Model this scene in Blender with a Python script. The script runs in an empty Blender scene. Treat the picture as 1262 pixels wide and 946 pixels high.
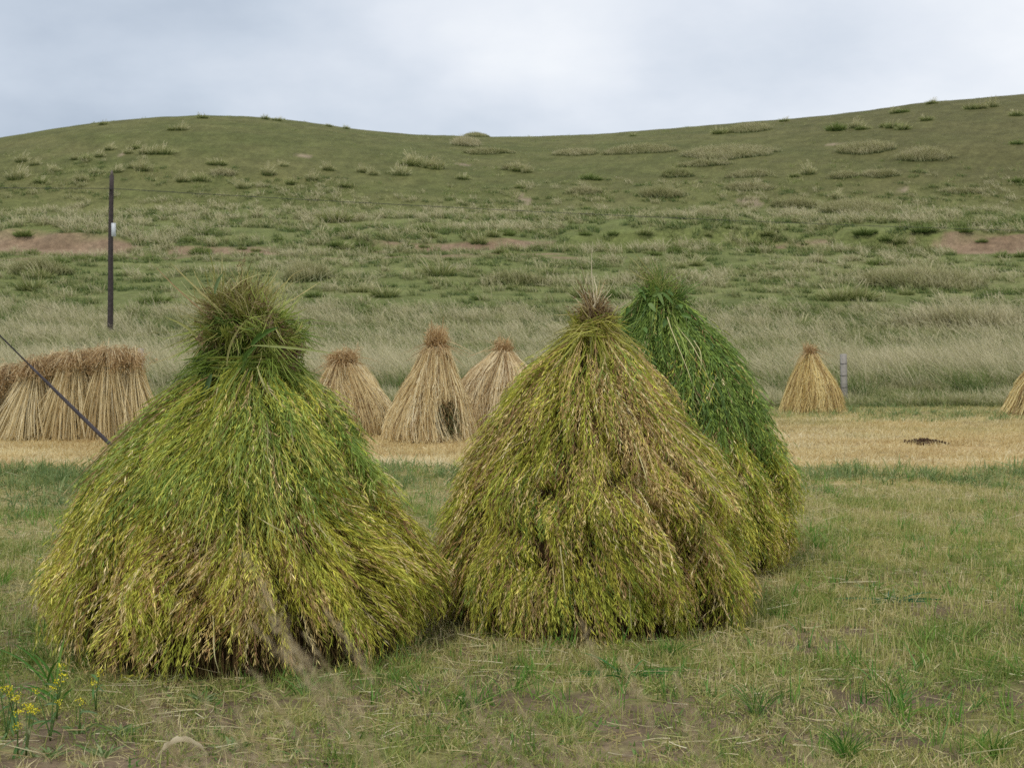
import bpy, math
import numpy as np
rng = np.random.default_rng(7)
PI = math.pi
SC = bpy.context.scene
COL = SC.collection

# ------------------------------------------------------------------ helpers
def lin(*c):
    c = np.array(c, float) / 255.0
    return np.where(c <= 0.04045, c / 12.92, ((c + 0.055) / 1.055) ** 2.4)

def norm(v):
    return v / np.maximum(np.linalg.norm(v, axis=-1, keepdims=True), 1e-9)

def _h(ix, iy, seed):
    n = (ix.astype(np.int64) * 374761393 + iy.astype(np.int64) * 668265263 + seed * 2147483647) & 0xffffffff
    n = ((n ^ (n >> 13)) * 1274126177) & 0xffffffff
    n = (n ^ (n >> 16)) & 0xffffffff
    return n / 4294967295.0

def vnoise(x, y, seed=0):
    x = np.asarray(x, float); y = np.asarray(y, float)
    xi = np.floor(x); yi = np.floor(y)
    fx = x - xi; fy = y - yi
    fx = fx * fx * (3 - 2 * fx); fy = fy * fy * (3 - 2 * fy)
    a = _h(xi, yi, seed); b = _h(xi + 1, yi, seed); c = _h(xi, yi + 1, seed); d = _h(xi + 1, yi + 1, seed)
    return (a * (1 - fx) + b * fx) * (1 - fy) + (c * (1 - fx) + d * fx) * fy

def fbm(x, y, seed=0, oct=4):
    s = 0; a = 0.5; t = 0
    x = np.asarray(x, float); y = np.asarray(y, float)
    for k in range(oct):
        s = s + a * vnoise(x * 2 ** k + 17.3 * k, y * 2 ** k - 9.1 * k, seed + k); t += a; a *= 0.5
    return s / t

def sstep(a, b, x):
    t = np.clip((np.asarray(x, float) - a) / (b - a), 0, 1)
    return t * t * (3 - 2 * t)

def palette(t, cols):
    cols = np.array([lin(*c) for c in cols])
    t = np.clip(t, 0, 1) * (len(cols) - 1)
    i = np.minimum(t.astype(int), len(cols) - 2); f = (t - i)[:, None]
    return cols[i] * (1 - f) + cols[i + 1] * f

class MB:
    """collects vertices, quads/tris and one colour per vertex"""
    def __init__(s):
        s.v = []; s.c = []; s.f4 = []; s.f3 = []; s.n = 0
    def add(s, v, c, quads=None, tris=None):
        v = np.asarray(v, np.float32).reshape(-1, 3)
        c = np.asarray(c, np.float32)
        if c.ndim == 1: c = np.tile(c, (len(v), 1))
        s.v.append(v); s.c.append(c)
        if quads is not None: s.f4.append(np.asarray(quads, np.int64).reshape(-1, 4) + s.n)
        if tris is not None: s.f3.append(np.asarray(tris, np.int64).reshape(-1, 3) + s.n)
        s.n += len(v)
    def mesh(s, name, mat, smooth=True):
        me = bpy.data.meshes.new(name)
        v = np.concatenate(s.v); c = np.concatenate(s.c)
        f4 = np.concatenate(s.f4) if s.f4 else np.zeros((0, 4), np.int64)
        f3 = np.concatenate(s.f3) if s.f3 else np.zeros((0, 3), np.int64)
        me.vertices.add(len(v)); me.vertices.foreach_set('co', v.ravel())
        nl = f4.size + f3.size
        me.loops.add(nl)
        me.loops.foreach_set('vertex_index', np.concatenate([f4.ravel(), f3.ravel()]).astype(np.int32))
        me.polygons.add(len(f4) + len(f3))
        me.polygons.foreach_set('loop_start', np.concatenate([np.arange(len(f4)) * 4, f4.size + np.arange(len(f3)) * 3]).astype(np.int32))
        if smooth:
            me.polygons.foreach_set('use_smooth', np.ones(len(f4) + len(f3), bool))
        at = me.color_attributes.new('tint', 'FLOAT_COLOR', 'POINT')
        at.data.foreach_set('color', np.concatenate([c, np.ones((len(c), 1), np.float32)], 1).ravel())
        me.update(calc_edges=True)
        me.materials.append(mat)
        return me

def link(name, data, parent=None, label=None, cat=None, group=None, kind=None, loc=None, rz=0):
    o = bpy.data.objects.new(name, data); COL.objects.link(o)
    if parent is not None: o.parent = parent
    if loc is not None: o.location = loc
    o.rotation_euler = (0, 0, rz)
    for k, val in (('label', label), ('category', cat), ('group', group), ('kind', kind)):
        if val: o[k] = val
    return o

def strips(mb, P, W, side, C):
    """P (N,K,3) centre lines, W (N,K) widths, side (N,3), C (N,3) or (N,K,3)"""
    N, K, _ = P.shape
    if side.ndim == 2: side = side[:, None, :]
    a = P - side * (W[..., None] * .5); b = P + side * (W[..., None] * .5)
    v = np.stack([a, b], 2).reshape(N, K * 2, 3)
    if C.ndim == 2: C = np.repeat(C[:, None, :], K, 1)
    c = np.repeat(C[:, :, None, :], 2, 2).reshape(-1, 3)
    k = np.arange(K - 1)
    q = np.stack([2 * k, 2 * k + 1, 2 * k + 3, 2 * k + 2], 1)
    q = (np.arange(N)[:, None, None] * (2 * K) + q[None]).reshape(-1, 4)
    mb.add(v.reshape(-1, 3), c, q)

def diamonds(mb, B, D, L, W, C, tipc=None):
    N = len(B)
    side = norm(np.cross(D, rng.normal(size=(N, 3))))
    L = L[:, None]; W = W[:, None]
    v = np.stack([B, B + D * L * .4 + side * W * .5, B + D * L, B + D * L * .4 - side * W * .5], 1)
    c = np.repeat(C[:, None, :], 4, 1)
    if tipc is not None: c[:, 2] = tipc
    mb.add(v.reshape(-1, 3), c.reshape(-1, 3), np.arange(N * 4).reshape(-1, 4))

def blades(mb, base, d, L, W, bend, C, K=4, taper=1.0, tipC=None):
    """grass blades: start at base, direction d, curving by vector bend (N,3) quadratically"""
    N = len(base)
    t = np.linspace(0, 1, K)[None, :, None]
    P = base[:, None] + d[:, None] * (L[:, None, None] * t) + bend[:, None] * (t * t)
    w = W[:, None] * (1 - taper * np.linspace(0, 1, K)[None] ** 1.6 * .92)
    side = norm(np.cross(d, rng.normal(size=(N, 3))))
    if tipC is not None:
        C = C[:, None] * (1 - t) + tipC[:, None] * t
    strips(mb, P, w, side, C)

def tube(mb, pts, rad, C, n=8, cap=True):
    pts = np.asarray(pts, float); K = len(pts); rad = np.broadcast_to(np.asarray(rad, float), (K,))
    tan = norm(np.gradient(pts, axis=0))
    ref = np.array([0, 0, 1.]) if abs(tan[0][2]) < .9 else np.array([1., 0, 0])
    s = norm(np.cross(tan, ref)); u = np.cross(s, tan)
    a = np.arange(n) / n * 2 * PI
    v = pts[:, None] + rad[:, None, None] * (np.cos(a)[None, :, None] * s[:, None] + np.sin(a)[None, :, None] * u[:, None])
    q = []
    for i in range(K - 1):
        for j in range(n):
            q.append((i * n + j, i * n + (j + 1) % n, (i + 1) * n + (j + 1) % n, (i + 1) * n + j))
    v = v.reshape(-1, 3); tr = []
    if cap:
        v = np.vstack([v, pts[0], pts[-1]])
        for j in range(n):
            tr.append((K * n, (j + 1) % n, j)); tr.append((K * n + 1, (K - 1) * n + j, (K - 1) * n + (j + 1) % n))
    mb.add(v, np.asarray(C, float), q, tr if tr else None)

def box(mb, x0, x1, y0, y1, z0, z1, C, bev=0.0):
    b = bev
    def ring(z, i): return [(x0 + i, y0 + i, z), (x1 - i, y0 + i, z), (x1 - i, y1 - i, z), (x0 + i, y1 - i, z)]
    v = ring(z0, b) + ring(z0 + b, 0) + ring(z1 - b, 0) + ring(z1, b)
    q = [(3, 2, 1, 0), (12, 13, 14, 15)]
    for r in range(3):
        for j in range(4):
            q.append((r * 4 + j, r * 4 + (j + 1) % 4, r * 4 + 4 + (j + 1) % 4, r * 4 + 4 + j))
    mb.add(v, np.asarray(C, float), q)

# ------------------------------------------------------------------ materials
def material(name, rough=.65, transl=0.0, spec=.3, noise=None, bump=None, alt=None):
    m = bpy.data.materials.new(name); m.use_nodes = True
    nt = m.node_tree; N = nt.nodes; Lk = nt.links
    for n in list(N): N.remove(n)
    out = N.new('ShaderNodeOutputMaterial')
    at = N.new('ShaderNodeAttribute'); at.attribute_name = 'tint'
    colr = at.outputs['Color']
    if noise:   # real colour mottling of the surface: list of (scale, low factor, high factor)
        tc = N.new('ShaderNodeTexCoord')
        for (sc_, lo, hi) in noise:
            nz = N.new('ShaderNodeTexNoise'); nz.inputs['Scale'].default_value = sc_; nz.inputs['Detail'].default_value = 6; nz.inputs['Roughness'].default_value = .65
            Lk.new(tc.outputs['Object'], nz.inputs['Vector'])
            mr = N.new('ShaderNodeMapRange'); mr.inputs['From Min'].default_value = .3; mr.inputs['From Max'].default_value = .7
            mr.inputs['To Min'].default_value = lo; mr.inputs['To Max'].default_value = hi
            Lk.new(nz.outputs['Fac'], mr.inputs['Value'])
            mx = N.new('ShaderNodeVectorMath'); mx.operation = 'SCALE'
            Lk.new(colr, mx.inputs[0]); Lk.new(mr.outputs[0], mx.inputs['Scale']); colr = mx.outputs[0]
    p = N.new('ShaderNodeBsdfPrincipled'); p.inputs['Roughness'].default_value = rough
    p.inputs['Specular IOR Level'].default_value = spec
    Lk.new(colr, p.inputs['Base Color'])
    if bump:
        tc = N.new('ShaderNodeTexCoord')
        nz = N.new('ShaderNodeTexNoise'); nz.inputs['Scale'].default_value = bump[0]; nz.inputs['Detail'].default_value = 8
        Lk.new(tc.outputs['Object'], nz.inputs['Vector'])
        b = N.new('ShaderNodeBump'); b.inputs['Strength'].default_value = bump[1]; b.inputs['Distance'].default_value = bump[2]
        Lk.new(nz.outputs['Fac'], b.inputs['Height']); Lk.new(b.outputs[0], p.inputs['Normal'])
    if transl > 0:
        t = N.new('ShaderNodeBsdfTranslucent'); Lk.new(colr, t.inputs['Color'])
        mx = N.new('ShaderNodeMixShader'); mx.inputs[0].default_value = transl
        Lk.new(p.outputs[0], mx.inputs[1]); Lk.new(t.outputs[0], mx.inputs[2]); Lk.new(mx.outputs[0], out.inputs[0])
    else:
        Lk.new(p.outputs[0], out.inputs[0])
    return m

M_LEAF = material('living grass', .5, .25, .35)
M_EAR = material('grain ears', .6, .25, .25)
M_STRAW = material('dry straw', .65, .25, .3)
M_CORE = material('inner stems', .9, 0, .05, noise=[(14, .5, 1.4)], bump=(40, .6, .03))
M_GROUND = material('earth and turf', .95, 0, .1, noise=[(.35, .8, 1.2), (2.2, .72, 1.28), (14, .6, 1.4)], bump=(9, .8, .05))
M_WOOD = material('weathered pole', .85, 0, .2, noise=[(9, .6, 1.4)], bump=(30, .5, .02))
M_CONC = material('concrete', .9, 0, .2, noise=[(12, .75, 1.2)], bump=(40, .4, .01))
M_METAL = material('galvanised wire', .85, 0, .15, noise=[(6, .8, 1.2)])
M_PLATE = material('painted plate', .45, 0, .4, noise=[(20, .85, 1.05)])
M_SOIL = material('crumbly soil', 1, 0, .05, noise=[(25, .5, 1.5)], bump=(50, .8, .03))
M_PETAL = material('petals', .5, .2, .3)

# ------------------------------------------------------------------ camera
F = 1753.0; CX, CY = 631.0, 473.0
PITCH = math.atan(73 / F); EYE = 1.6
cam = bpy.data.cameras.new('camera'); camo = bpy.data.objects.new('camera', cam); COL.objects.link(camo)
cam.sensor_width = 36; cam.lens = 36 * F / 1262.0
camo.location = (0, 0, EYE); camo.rotation_euler = (PI / 2 - PITCH, 0, 0)
cam.clip_end = 3000; cam.clip_start = .05
cam.dof.use_dof = True; cam.dof.focus_distance = 7.4; cam.dof.aperture_fstop = 8.0
SC.camera = camo

# ------------------------------------------------------------------ terrain
_py = np.array([-60, 0, 28, 45, 60, 70, 90, 105, 119, 135, 160])
_pz = np.array([0, 0, 0, .25, 1.0, 1.8, 4.0, 6.0, 7.9, 10.6, 14.6])
CR_PX = np.array([-700, -300, 0, 60, 120, 200, 250, 300, 350, 400, 450, 520, 580, 680, 750, 850, 950, 1050, 1150, 1262, 1500, 1900])
CR_PY = np.array([250, 215, 172, 162, 153, 146, 144, 145, 149, 155, 162, 168, 170, 169, 166, 158, 150, 140, 127, 118, 105, 110])
_ux = (CR_PX - CX) / F                                   # crest heading as x/y
CR_D = np.interp(CR_PX, [-700, 0, 250, 450, 620, 900, 1262, 1900], [220, 232, 240, 262, 300, 290, 285, 300])
CR_Z = EYE + (400 - CR_PY) / F * CR_D
# crest height is tuned a little so the silhouette seen from the field is the photographed one
def terrain(x, y):
    x = np.asarray(x, float); y = np.asarray(y, float)
    yy = y + 4 * (fbm(x / 30, y / 30, 3) - .5) * sstep(40, 80, y)
    z = np.interp(yy, _py, _pz)
    # low earth bank across the slope
    yb = 121 + 3.0 * np.sin(x / 17) + 5 * (fbm(x / 14, 0 * x, 5) - .5) - 3 * sstep(15, 40, x)
    amp = .35 + .95 * sstep(.38, .55, fbm(x / 13, 0 * x + 3, 8))
    z = z + amp * sstep(-.9, .9, y - yb) * (1 - sstep(8, 20, y - yb))
    u = x / np.maximum(y, 40)
    yc = np.interp(u, _ux, CR_D); zc = np.interp(u, _ux, CR_Z) + EXTRA(u)
    t = np.clip((y - 160) / (yc - 160), 0, None)
    zl = 14.6
    up = zl + (zc - zl) * (1 - np.abs(1 - np.minimum(t, 1)) ** 1.55)
    dn = zc - (np.maximum(y - yc, 0) ** 1.5) * .03
    zh = np.where(t < 1, up, dn)
    z = np.where(y > 160, zh, z)
    z = z + (fbm(x / 9, y / 9, 11) - .5) * 1.0 * sstep(60, 150, y) * (1 - .55 * sstep(170, 220, y))
    z = z + (fbm(x / 2.2, y / 2.2, 12, 3) - .5) * .07 + (fbm(x / .35, y / .35, 13, 2) - .5) * .03 * (1 - sstep(20, 30, y))
    return np.maximum(z, -30)
_ex = np.zeros(len(_ux))
def EXTRA(u): return np.interp(u, _ux, _ex)
for _ in range(5):
    ys = np.arange(165, 330, 1.0)
    for i, u in enumerate(_ux):
        zz = terrain(u * ys, ys)
        top = ((zz - EYE) / ys).max()
        _ex[i] += ((400 - CR_PY[i]) / F - top) * CR_D[i]

def pick(px, py):
    """point of the ground seen in a given direction"""
    a = (px - CX) / F; b = (CY - py) / F
    d = np.array([a, math.cos(PITCH) + b * math.sin(PITCH), -math.sin(PITCH) + b * math.cos(PITCH)])
    t = np.concatenate([np.arange(3, 60, .1), np.arange(60, 420, .4)])
    zz = terrain(d[0] * t, d[1] * t); ray = EYE + d[2] * t
    k = np.argmax(ray <= zz)
    if ray[k] > zz[k]: k = np.argmin(ray - zz)
    return d[0] * t[k], d[1] * t[k], float(zz[k])

def bank_soil(x, y):
    yb = 121 + 3.0 * np.sin(x / 17) + 5 * (fbm(x / 14, 0 * x, 5) - .5) - 3 * sstep(15, 40, x)
    u = x / np.maximum(y, 40) * F + CX
    a = np.interp(u, [-300, -60, 0, 150, 180, 230, 420, 560, 660, 700, 780, 1000, 1120, 1170, 1300, 1500], [.3, .9, 1, .9, .1, .75, .55, .8, .7, .1, .15, .25, .35, 1, 1, .4])
    nz = .55 * fbm(x / 3.0, y / 1.5, 9) + .45 * fbm(x / 9, y / 4, 19)
    lo = -3.4 - 2.0 * (a > .85)
    s1 = sstep(lo, lo + 1.5, y - yb) * (1 - sstep(.4, 1.6, y - yb)) * sstep(.70 - .45 * a, .78 - .45 * a, nz)
    s2 = sstep(.54, .62, fbm(x / 7 + 40, y / 2, 14)) * sstep(108, 110, y) * (1 - sstep(113, 116, y)) * (u < 720)
    return np.clip(s1 + .8 * s2, 0, 1)

def straw_zone(x, y):
    w = 1.0 * (fbm(x / 2.5, y / 2.5, 21) - .5)
    w2 = fbm(x / .7, y / .5, 24, 3) - .5
    return sstep(14.3, 15.7, y + 2.2 * w + 2.4 * w2) * (1 - .75 * sstep(21.0, 27.5, y + 6 * w + 5 * w2 + .25 * x))

def soil_near(x, y):
    return .9 * sstep(.50 - .05 * sstep(7.5, 5.5, y), .585 - .04 * sstep(7.5, 5.5, y), .6 * fbm(x / .45 + 3, y / .6, 23, 4) + .4 * fbm(x / .12, y / .12, 27, 2)) * (1 - .75 * sstep(7, 11, y)) * (1 - straw_zone(x, y))

def ground_colour(x, y):
    n = fbm(x / 1.5, y / 1.5, 31); n2 = fbm(x / 14, y / 7, 33); n3 = fbm(x / 4, y / 2, 37)
    c = palette(.6 * n + .4 * vnoise(x * 3, y * 3, 2), [(104, 100, 64), (130, 126, 80), (150, 142, 98)])
    s = soil_near(x, y)[:, None]; c = c * (1 - s) + palette(n, [(92, 76, 62), (120, 102, 84), (144, 126, 102)]) * s
    s = straw_zone(x, y)[:, None]
    c = c * (1 - s) + palette(.5 * n3 + .6 * vnoise(x * 1.2, y * 5, 6) - .05, [(160, 138, 98), (190, 172, 124), (176, 150, 104), (208, 196, 152)]) * s
    s = sstep(26.5, 29, y + 1.5 * (n - .5))[:, None]
    c = c * (1 - s) + palette(n3, [(84, 94, 50), (108, 114, 66), (128, 128, 84)]) * s
    s = sstep(68, 90, y)[:, None]
    c = c * (1 - s) + palette(.6 * n2 + .4 * n3, [(96, 104, 60), (114, 120, 70), (142, 138, 96)]) * s
    s = sstep(140, 175, y)[:, None]
    hill = palette(.1 + .35 * n2 + .4 * fbm(x / 5, y / 5, 41) , [(82, 88, 50), (96, 100, 58), (110, 108, 68), (128, 120, 82)])
    dry = sstep(0, 60, x - 10)[:, None] * .5
    hill = hill * (1 - dry) + lin(94, 88, 58) * dry
    hill = hill * (.90 + .20 * sstep(.3, .7, .4 * fbm(x / 2.2, y / 6, 44) + .6 * vnoise(x / .6, y / 1.2, 45)))[:, None]
    c = c * (1 - s) + hill * s
    s = bank_soil(x, y)[:, None]; c = c * (1 - s) + palette(n, [(118, 98, 76), (146, 124, 100), (134, 118, 94)]) * s
    # small bare spots on the hill
    for bx, by, r in BARE:
        k = np.exp(-(((x - bx) / r) ** 2 + ((y - by) / (r * 1.3)) ** 2) * 1.2)
        k = .8 * sstep(.40, .75, k * (.35 + 1.3 * vnoise(x / .5, y / .8, 46)))[:, None]
        c = c * (1 - k) + lin(160, 142, 120) * k
    return c
BARE = []
for px, py, r in ((643, 244, 1.6), (650, 250, 1.0), (925, 249, 1.8), (1030, 178, 1.5), (570, 203, 1.3), (372, 193, 1.3), (1113, 234, .9), (150, 190, .8)):
    p = pick(px, py); BARE.append((p[0], p[1], r))

rows = np.concatenate([np.arange(-60, 3, 3), np.arange(3, 30, .07), 30 * np.exp(np.arange(0, 1, 1 / 230.) * math.log(330 / 30)), np.arange(331, 900, 12)])
cu = np.linspace(-1, 1, 430); cu = np.sign(cu) * (np.abs(cu) * .55 + np.abs(cu) ** 3 * .45)
half = np.maximum(14 + np.abs(rows) * 0.95, 30)
Y = np.repeat(rows[:, None], len(cu), 1); X = cu[None] * half[:, None]
Zt = terrain(X.ravel(), Y.ravel()); cc = ground_colour(X.ravel(), Y.ravel())
R_, C_ = Y.shape
i, j = np.meshgrid(np.arange(R_ - 1), np.arange(C_ - 1), indexing='ij'); k = (i * C_ + j).ravel()
mb = MB(); mb.add(np.stack([X.ravel(), Y.ravel(), Zt], 1), cc, np.stack([k, k + 1, k + C_ + 1, k + C_], 1))
link('ground', mb.mesh('ground', M_GROUND), kind='structure', label='mown field rising into a green grassy hill', cat='ground')

# ------------------------------------------------------------------ field grass and litter (uncountable)
STK = [(-1.38, 7.3, .92), (0.485, 7.9, .82), (1.04, 9.45, .85)]
def in_frame(x, y, m=.12, s=.4):
    return np.abs(x) < y * (.36 + m * .5) + s
def scatter(n, y0, y1, power=1.0, m=.12, s=.5):
    """random ground points between two depths, about even per area"""
    y = np.sqrt(rng.uniform(y0 ** (2 * power) if False else y0 ** 2, y1 ** 2, n))
    if power != 1.0: y = y0 + (y1 - y0) * rng.uniform(0, 1, n) ** power
    x = rng.uniform(-1, 1, n) * (y * (.36 + m * .5) + s)
    return x, y
def off_stacks(x, y, f=1.0):
    k = np.ones(len(x), bool)
    for cx, cy, r in STK: k &= (x - cx) ** 2 + (y - cy) ** 2 > (r * f) ** 2
    return k
def tufts(mb, x, y, nb, hgt, W, spread, lean, cols, tips=None, K=4, r0=.03, wind=(0, 0), clumpcol=.6):
    """nb blades at each ground point; arrays x,y,hgt; colour parameter per tuft"""
    n = len(x)
    X = np.repeat(x, nb) + rng.normal(size=n * nb) * r0; Y = np.repeat(y, nb) + rng.normal(size=n * nb) * r0
    Z = terrain(X, Y) - .01
    a = rng.uniform(0, 2 * PI, n * nb); s = np.abs(rng.normal(size=n * nb)) * spread
    d = norm(np.stack([np.cos(a) * s + wind[0] * .4, np.sin(a) * s + wind[1] * .4, np.ones(n * nb)], 1))
    H = np.repeat(hgt, nb) * rng.uniform(.55, 1.15, n * nb)
    bend = np.stack([np.cos(a) * s + wind[0], np.sin(a) * s + wind[1], -.35 * s - .1 * abs(wind[0])], 1) * (H * lean)[:, None]
    t = np.clip(np.repeat(clumpcol * cols + (1 - clumpcol) * .5, nb) + rng.normal(size=n * nb) * .16, 0, 1) if False else np.clip(np.repeat(cols, nb) + rng.normal(size=n * nb) * .16, 0, 1)
    return np.stack([X, Y, Z], 1), d, H, bend, t

GREEN = [(94, 124, 54), (130, 150, 70), (164, 168, 92), (194, 184, 118), (216, 202, 154)]
# short mown turf with green regrowth
mb = MB()
x, y = scatter(46000, 4.3, 15.6)
k = off_stacks(x, y, .85); x, y = x[k], y[k]
g = .6 * fbm(x / 1.3, y / .9, 51) + .4 * fbm(x / .3, y / .3, 57, 2); soil = soil_near(x, y)
keep = rng.uniform(size=len(x)) > soil * .6; x, y, g = x[keep], y[keep], g[keep]
h = (.03 + .065 * rng.uniform(size=len(x)) ** 2.5) * (1.5 - 1.2 * sstep(.34, .66, g) * .6)
B, d, H, bend, t = tufts(mb, x, y, 9, h, None, .75, .6, .16 + .74 * sstep(.30, .62, g) + .16 * sstep(6, 12, y), r0=.035)
blades(mb, B, d, H, rng.uniform(.003, .007, len(B)), bend, palette(t, GREEN), 3)
x, y = scatter(26000, 4.2, 8.5); k = off_stacks(x, y, .95); x, y = x[k], y[k]
g = fbm(x / .5 + 4, y / .5, 56); k = g > .40; x, y, g = x[k], y[k], g[k]
B, d, H, bend, t = tufts(mb, x, y, 7, rng.uniform(.02, .06, len(x)), None, .9, .6, .1 + .9 * rng.uniform(size=len(x)) * g * 1.6, r0=.03)
blades(mb, B, d, H, rng.uniform(.003, .008, len(B)), bend, palette(t, GREEN), 3)
# small broad leaves close to the soil
x, y = scatter(9000, 4.2, 14.5); k = off_stacks(x, y, .95); x, y = x[k], y[k]; k = fbm(x / .8 + 14, y / .6, 58) > .50; x, y = x[k], y[k]
B, d, H, bend, t = tufts(mb, x, y, 5, rng.uniform(.02, .05, len(x)), None, 1.6, .5, .1 + .5 * rng.uniform(size=len(x)), r0=.015)
blades(mb, B, d, H, rng.uniform(.008, .02, len(B)), bend, palette(t, [(70, 112, 50), (104, 144, 66), (136, 166, 92), (150, 160, 110)]), 4)
# taller fresh shoots
x, y = scatter(2600, 4.3, 15.5); k = off_stacks(x, y, 1.0); x, y = x[k], y[k]
g = fbm(x / .9 + 9, y / .9, 52); k = g > .48; x, y, g = x[k], y[k], g[k]
B, d, H, bend, t = tufts(mb, x, y, 10, rng.uniform(.07, .17, len(x)), None, .42, .8, .05 + .5 * rng.uniform(size=len(x)), r0=.02)
blades(mb, B, d, H, rng.uniform(.003, .008, len(B)), bend, palette(t, [(76, 124, 46), (110, 154, 60), (142, 172, 78), (170, 180, 100)]), 4)
link('field_grass', mb.mesh('field_grass', M_LEAF), kind='stuff', label='short green regrowth across the mown field', cat='grass')
# upright cut stubble plus lying litter
mb = MB()
x, y = scatter(22000, 6.5, 15.8); k = off_stacks(x, y, 1.0); x, y = x[k], y[k]
w = .35 + .65 * sstep(-1.5, 1.5, x) ; k = rng.uniform(size=len(x)) < w; x, y = x[k], y[k]
B, d, H, bend, t = tufts(mb, x, y, 4, rng.uniform(.04, .10, len(x)), None, .3, .25, rng.uniform(size=len(x)), r0=.02)
blades(mb, B, d, H, rng.uniform(.003, .006, len(B)), bend, palette(t, [(144, 152, 78), (174, 172, 100), (196, 184, 124), (216, 204, 154)]), 3, taper=.4)
x, y = scatter(38000, 4.3, 15.8)
k = off_stacks(x, y, .7); x, y = x[k], y[k]
near = np.zeros(len(x))
for cx, cy, r in STK: near = np.maximum(near, 1 - sstep(.9, 1.5, np.hypot(x - cx, y - cy) / r))
k = rng.uniform(size=len(x)) < .25 + .55 * sstep(.45, .6, fbm(x / .7, y / .5, 55)) + near * .6; x, y = x[k], y[k]
n = len(x); a = rng.uniform(0, 2 * PI, n); L = rng.uniform(.02, .20, n) ** 1.0 * rng.uniform(.3, 1, n) + .02
d = norm(np.stack([np.cos(a), np.sin(a) * .6, rng.normal(size=n) * .12], 1))
B = np.stack([x, y, terrain(x, y) + rng.uniform(.005, .03, n)], 1)
bend = rng.normal(size=(n, 3)) * [.03, .03, .008]
blades(mb, B, d, L, rng.uniform(.002, .005, n), bend, palette(rng.uniform(size=n), [(146, 124, 88), (180, 162, 112), (202, 186, 138), (222, 212, 176), (172, 172, 100)]), 4, taper=.4)
link('straw_litter', mb.mesh('straw_litter', M_STRAW), kind='stuff', label='loose stalks and cut stubble lying over the mown field', cat='stubble')
# tan stubble strip
mb = MB()
x, y = scatter(52000, 14.8, 27.5); z_ = straw_zone(x, y)
k = rng.uniform(size=len(x)) < .2 + .8 * z_; x, y = x[k], y[k]; st = straw_zone(x, y)
B, d, H, bend, t = tufts(mb, x, y, 4, rng.uniform(.03, .10, len(x)), None, .8, .3, .65 * vnoise(x * .35 + .1 * y, y * 3.2, 61) * (.5 + vnoise(x * .6, y * .8, 62)) + .4 * rng.uniform(size=len(x)), r0=.05)
c = palette(t, [(170, 144, 96), (206, 184, 130), (220, 202, 150), (234, 222, 182)])
gz = (1 - np.repeat(st, 4))[:, None] * .75
c = c * (1 - gz) + palette(t, GREEN) * gz
blades(mb, B, d, H, rng.uniform(.006, .011, len(B)), bend, c, 3, taper=.5)
link('stubble', mb.mesh('stubble', M_STRAW), kind='stuff', label='tan cut stubble strip between field and meadow', cat='stubble')
# green weeds at the strip edges
mb = MB()
x = np.concatenate([rng.uniform(-7.5, 8.5, 2300), rng.uniform(-9, -2.2, 900), rng.uniform(-10, 11, 1500)])
y = np.concatenate([14.7 + rng.normal(size=2300) * .5, rng.uniform(11.5, 15.3, 900), rng.uniform(23.5, 28.5, 1500)])
g = fbm(x / .6, y / .6, 63)
k = g > .42 + .06 * (y > 20); x, y, g = x[k], y[k], g[k]
B, d, H, bend, t = tufts(mb, x, y, 11, rng.uniform(.05, .19, len(x)) * (.5 + g), None, .7, .8, .05 + .6 * rng.uniform(size=len(x)), r0=.05)
blades(mb, B, d, H, rng.uniform(.008, .018, len(B)), bend, palette(t, [(102, 126, 72), (126, 146, 86), (150, 160, 98), (176, 172, 120)]), 4)
link('weeds', mb.mesh('weeds', M_LEAF), kind='stuff', label='low leafy weeds along both edges of the tan strip', cat='weeds')

# tall meadow grass
mb = MB()
PALE = [(82, 108, 48), (116, 134, 64), (158, 160, 98), (196, 188, 138), (218, 206, 168)]
BASEC = [(64, 84, 42), (92, 106, 56), (126, 130, 78), (158, 152, 106)]
def meadow(n, y0, y1, hlo, hhi, nb, wlo, whi, wind, sd, r0=.22, pale=.5, spread=.42, contrast=1.0, keep=None):
    """tussocky grass: every clump has its own height and tone, tall ones carry pale seed tops"""
    x, y = scatter(n, y0, y1, m=.1, s=2)
    g = fbm(x / (.11 * y0), y / (.06 * y0), sd)
    k = (bank_soil(x, y) < .15 + .75 * rng.uniform(size=len(x)))
    if keep is not None: k &= rng.uniform(size=len(x)) < keep(x, y)
    x, y, g = x[k], y[k], g[k]
    u = rng.uniform(size=len(x)); t0 = np.clip(pale - .5 + sstep(.36, .62, g) * .7 + (u - .4) * contrast, 0, 1)
    h = (hlo + (hhi - hlo) * np.clip(.25 + .75 * t0 * rng.uniform(.5, 1.2, len(x)), 0, 1.2))
    B, d, H, bend, t = tufts(mb, x, y, nb, h, None, spread, .8, t0, r0=r0, wind=wind)
    t = np.clip(t, 0, 1)
    blades(mb, B, d, H, rng.uniform(wlo, whi, len(B)), bend, palette(t * .75, BASEC), 4, tipC=palette(.22 + .78 * t, PALE), taper=.8)
meadow(4200, 27.6, 33.5, .08, .36, 26, .008, .015, (-.15, 0), 71, pale=.34, r0=.14)
meadow(3300, 32, 48, .25, .92, 46, .009, .019, (-.35, .1), 72, pale=.74, contrast=1.2, r0=.17, keep=lambda x, y: .25 + .75 * sstep(.36, .52, fbm(x / 2.2, y / 2.2, 95)))
meadow(260, 30, 50, .55, .75, 80, .009, .018, (-.1, .05), 77, pale=-.3, contrast=.3, r0=.22)
meadow(4600, 46, 74, .18, .85, 34, .016, .032, (-.3, .1), 73, pale=.58, r0=.2, contrast=1.4, keep=lambda x, y: .2 + .8 * sstep(.38, .54, fbm(x / 3.5, y / 3, 96)))
meadow(300, 48, 76, .5, .7, 60, .016, .03, (-.1, .05), 78, pale=-.3, contrast=.4, r0=.3)
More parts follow.
